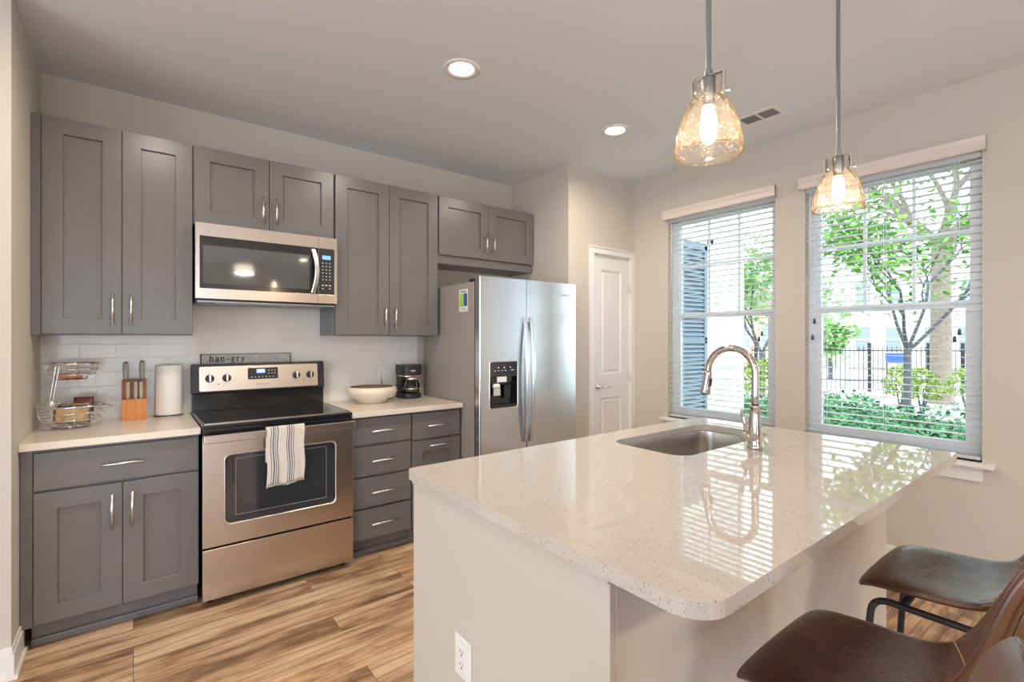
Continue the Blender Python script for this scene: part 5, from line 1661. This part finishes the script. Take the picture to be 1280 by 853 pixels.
def branch(m, p, d, L, r0, depth, tips, rng, spread=0.55, shrink=0.72, up=0.25):
    pts = [p]; dd = d.normalized(); n = 5
    for k in range(n):
        dd = (dd + Vector((rng.gauss(0, .08), rng.gauss(0, .08), rng.gauss(0, .05) + up * 0.06))).normalized()
        pts.append(pts[-1] + dd * (L / n))
        if depth <= 2: tips.append((Vector(pts[-1]), depth))
    rr_ = [r0 * (1 - 0.4 * k / n) for k in range(n + 1)]
    m.tube(pts, rr_, 8 if r0 > 0.02 else 5)
    if depth == 0:
        tips.append((pts[-1], 0)); return
    for k in range(3 if depth > 1 else 2):
        a = rng.uniform(0, 2 * PI); s_ = rng.uniform(0.6, 1.2) * spread
        e1 = dd.orthogonal().normalized(); e2 = dd.cross(e1)
        nd = (dd + (e1 * math.cos(a) + e2 * math.sin(a)) * s_ + Vector((0, 0, up * 0.3))).normalized()
        branch(m, pts[-1 if k < 2 else 3], nd, L * shrink * rng.uniform(0.8, 1.15), r0 * 0.58, depth - 1, tips, rng, spread, shrink, up)

def tree(c, trunk_h, forks, r0, L, depth, leafmat, barkmat, leafn, leafs, label, seed, cl=0.35, group='garden trees', kind=None, spread=0.55):
    rng = random.Random(seed); m = MB(); tips = []
    p = Vector(c); fk = p + Vector((0, 0, trunk_h))
    m.tube([p, p + Vector((0, 0, trunk_h * 0.15)), p.lerp(fk, 0.5) + Vector((0.01, 0.0, 0)), fk + Vector((0, 0, 0.05))], [r0 * 1.35, r0 * 1.05, r0, r0 * 0.92], 14)
    for f_ in forks:
        branch(m, fk, Vector(f_), L, r0 * 0.55, depth, tips, rng, spread)
    r = thing('garden_tree', label, 'tree', c, group)
    m.build('trunk', barkmat, r, fix=False)
    m = MB()
    for _ in range(leafn):
        q, dp_ = rng.choice(tips)
        o_ = Vector((rng.gauss(0, cl), rng.gauss(0, cl), rng.gauss(0, cl * 0.55)))
        leaf_cards(m, q + o_ * 0.8, Vector((0, 0, 1)), leafs, rng, 0.15)
    m.build('foliage', leafmat, r, fix=False)
    return r
tree(at(1134, 8.0), 1.40, [(-0.75, -0.2, 1.0), (-0.15, 0.3, 1.25), (0.15, -0.35, 1.2), (0.3, -0.9, 0.95)], 0.055, 1.15, 3, 'leaf', 'bark', 2000, 0.12,
     'slender grey-barked tree with bright green leaves outside the right window', 21, 0.26)
tree(at(1176, 12.0), 3.9, [(-0.5, 0.5, 1), (0.5, -0.5, 1), (0.1, 0.9, 0.9), (-0.2, -1.0, 0.8), (-0.7, -0.1, 0.6)], 0.205, 1.6, 3, 'leaf', 'palebark', 2200, 0.15,
     'thick pale trunk standing behind the slender tree outside the right window', 8, 0.55)
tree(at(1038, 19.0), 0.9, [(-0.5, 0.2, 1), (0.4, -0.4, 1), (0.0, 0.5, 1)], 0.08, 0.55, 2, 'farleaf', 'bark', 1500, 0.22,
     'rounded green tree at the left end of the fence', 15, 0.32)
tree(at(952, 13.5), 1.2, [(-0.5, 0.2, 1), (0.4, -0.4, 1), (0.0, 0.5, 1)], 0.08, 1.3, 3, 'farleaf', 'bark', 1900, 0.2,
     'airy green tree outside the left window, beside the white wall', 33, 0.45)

# iron fence
fn = thing('iron_fence', 'dark iron picket fence beyond the garden hedge', 'fence', at(1100, 15.0))
pa, pb = at(940, 15.5), at(1255, 14.0)
dirv = (pb - pa); FL = dirv.length; dirv.normalize()
m = MB()
for z in (0.10, 1.00):
    m.obox((pa + pb) / 2 + Vector((0, 0, z - GZ + 0.0 - (0.0))) , dirv * FL / 2, Vector((-dirv.y, dirv.x, 0)) * 0.014, (0, 0, 0.018))
m.build('rail', 'ironblack', fn, fix=False)
m = MB(); k = 0; q = 0.0
while q < FL:
    p = pa + dirv * q; m.box(p.x - 0.009, p.x + 0.009, p.y - 0.009, p.y + 0.009, GZ + 0.05, 1.12); q += 0.125
tag(m.build('pickets', 'ironblack', fn, fix=False), kind='stuff')
for u in (945, 1015, 1086, 1160, 1203, 1240):
    p = at(u, 15.5 - 1.5 * (u - 940) / 315.0)
    t_ = (p - pa).dot(dirv); p = pa + dirv * t_
    m = MB(); m.box(p.x - 0.04, p.x + 0.04, p.y - 0.04, p.y + 0.04, GZ, 1.2); m.box(p.x - 0.05, p.x + 0.05, p.y - 0.05, p.y + 0.05, 1.2, 1.23)
    m.build('post', 'ironblack', fn, fix=False)

# blue sign on posts behind the slender tree
sp_ = at(1120.5, 14.0, 0.0)
sg = thing('garden_sign', 'blue outdoor sign with white lettering behind the slender tree', 'sign', (sp_.x, sp_.y, GZ))
ang = math.atan2(sp_.y, sp_.x) - PI / 2
rt = Vector((math.cos(ang), math.sin(ang), 0)); fw = Vector((-math.sin(ang), math.cos(ang), 0))
MB().obox(sp_ + Vector((0, 0, 0.80)), rt * 0.26, fw * 0.02, (0, 0, 0.15)).build('board', 'blueboard', sg)
for s_ in (-1, 1):
    MB().obox(sp_ + rt * 0.22 * s_ + fw * 0.03 + Vector((0, 0, 0.33)), rt * 0.02, fw * 0.02, (0, 0, 0.58)).build('post', 'ironblack', sg)
text_mesh('CLUB', 0.17, 'lettering', 'white', sg, sp_ - fw * 0.024 + Vector((0.03, 0, 0.77)), (PI / 2, 0, ang), ext=0.003)

# neighbouring wing of this building: lapped white siding with a louvred shutter
w = thing('building_wing', 'white sided wing with a blue-grey louvred shutter outside the left window', 'building', (5.5, 3.7, GZ))
WY = 3.60
m = MB(); z = GZ
m.box(3.9, 7.10, WY + 0.03, WY + 2.0, GZ, 4.2)
while z < 4.2:
    m.add([(3.9, WY + 0.012, z), (7.10, WY + 0.012, z), (7.10, WY + 0.030, z + 0.155), (3.9, WY + 0.030, z + 0.155), (3.9, WY + 0.03, z), (7.1, WY + 0.03, z)], [(0, 1, 2, 3), (0, 4, 5, 1)])
    z += 0.15
m.build('lapped_siding', 'siding', w, fix=False)
MB().box(7.00, 7.13, WY - 0.015, WY + 0.1, GZ, 4.2).build('corner_board', 'trim', w)
MB().box(6.12, 6.28, WY - 0.02, WY + 0.03, GZ, 2.72).build('casing', 'trim', w)
MB().box(5.30, 6.28, WY - 0.02, WY + 0.03, 2.64, 2.74).build('head_casing', 'trim', w)
m = MB(); m.box(5.40, 6.10, WY - 0.012, WY + 0.02, 0.05, 2.62)
for x in (5.40, 6.03): m.box(x, x + 0.07, WY - 0.04, WY, 0.05, 2.62)
for zz in (0.05, 1.30, 2.54): m.box(5.40, 6.10, WY - 0.04, WY, zz, zz + 0.08)
zz = 0.16
while zz < 2.52:
    m.obox((5.75, WY - 0.022, zz), (0.28, 0, 0), (0, 0.013, 0.018), (0, 0.003, -0.002)); zz += 0.055
m.build('louvred_shutter', 'shutter', w, fix=False)

# buildings across the way
def house(name, u, d, wd, dp, h, label, wall, roofh=2.0, wins=(), gable=True, group='buildings beyond the fence'):
    p = at(u, d); a = YAW
    r = thing(name, label, 'building', p, group)
    ex_, ey_ = Vector((math.cos(-a), math.sin(-a), 0)), Vector((math.sin(a), math.cos(a), 0))
    # local frame: ex_ along the facade, ey_ away from the viewer
    def bxl(m, x0, x1, y0, y1, z0, z1):
        c = p + ex_ * (x0 + x1) / 2 + ey_ * (y0 + y1) / 2 + Vector((0, 0, (z0 + z1) / 2))
        m.obox(c, ex_ * (x1 - x0) / 2, ey_ * (y1 - y0) / 2, (0, 0, (z1 - z0) / 2)); return m
    bxl(MB(), -wd / 2, wd / 2, 0, dp, 0, h).build('wall', wall, r)
    if roofh:
        v = []
        for y in (-0.3, dp + 0.3):
            for x, z in ((-wd / 2 - 0.3, h), (wd / 2 + 0.3, h), (0, h + roofh)):
                v.append(p + ex_ * x + ey_ * y + Vector((0, 0, z)))
        MB().add(v, [(0, 1, 2), (3, 5, 4), (0, 2, 5, 3), (1, 4, 5, 2), (0, 3, 4, 1)]).build('roof', 'roofing', r)
    for (wx, wz, ww, wh) in wins:
        fr = bxl(MB(), wx - ww / 2 - 0.08, wx + ww / 2 + 0.08, -0.05, 0.0, wz - 0.08, wz + wh + 0.08).build('window', 'trim', r)
        m = MB()
        bxl(m, wx - ww / 2, wx + ww / 2, -0.07, -0.04, wz, wz + wh / 2 - 0.03); bxl(m, wx - ww / 2, wx + ww / 2, -0.07, -0.04, wz + wh / 2 + 0.03, wz + wh)
        m.build('pane', 'winglass', fr, fix=False)
    return r
house('apartment_building', 1150, 27.0, 9.0, 8.0, 7.5, 'white two-storey building across the way behind the slender tree', 'siding_far', 0,
      [(-3.2, 0.9, 0.8, 1.35), (-1.5, 0.9, 0.8, 1.35), (-1.5, 3.5, 0.9, 1.0), (0.6, 0.9, 0.8, 1.35), (2.6, 0.9, 1.0, 1.35), (0.6, 3.6, 0.8, 1.2), (2.6, 3.6, 0.8, 1.2), (-3.2, 3.6, 0.8, 1.2)])
house('gabled_house', 944, 27.0, 3.6, 6.0, 3.2, 'tan gabled house beyond the garden, seen through the left window', 'brickwall', 1.6,
      [(-0.7, 1.1, 0.7, 1.2), (0.7, 1.1, 0.7, 1.2)])
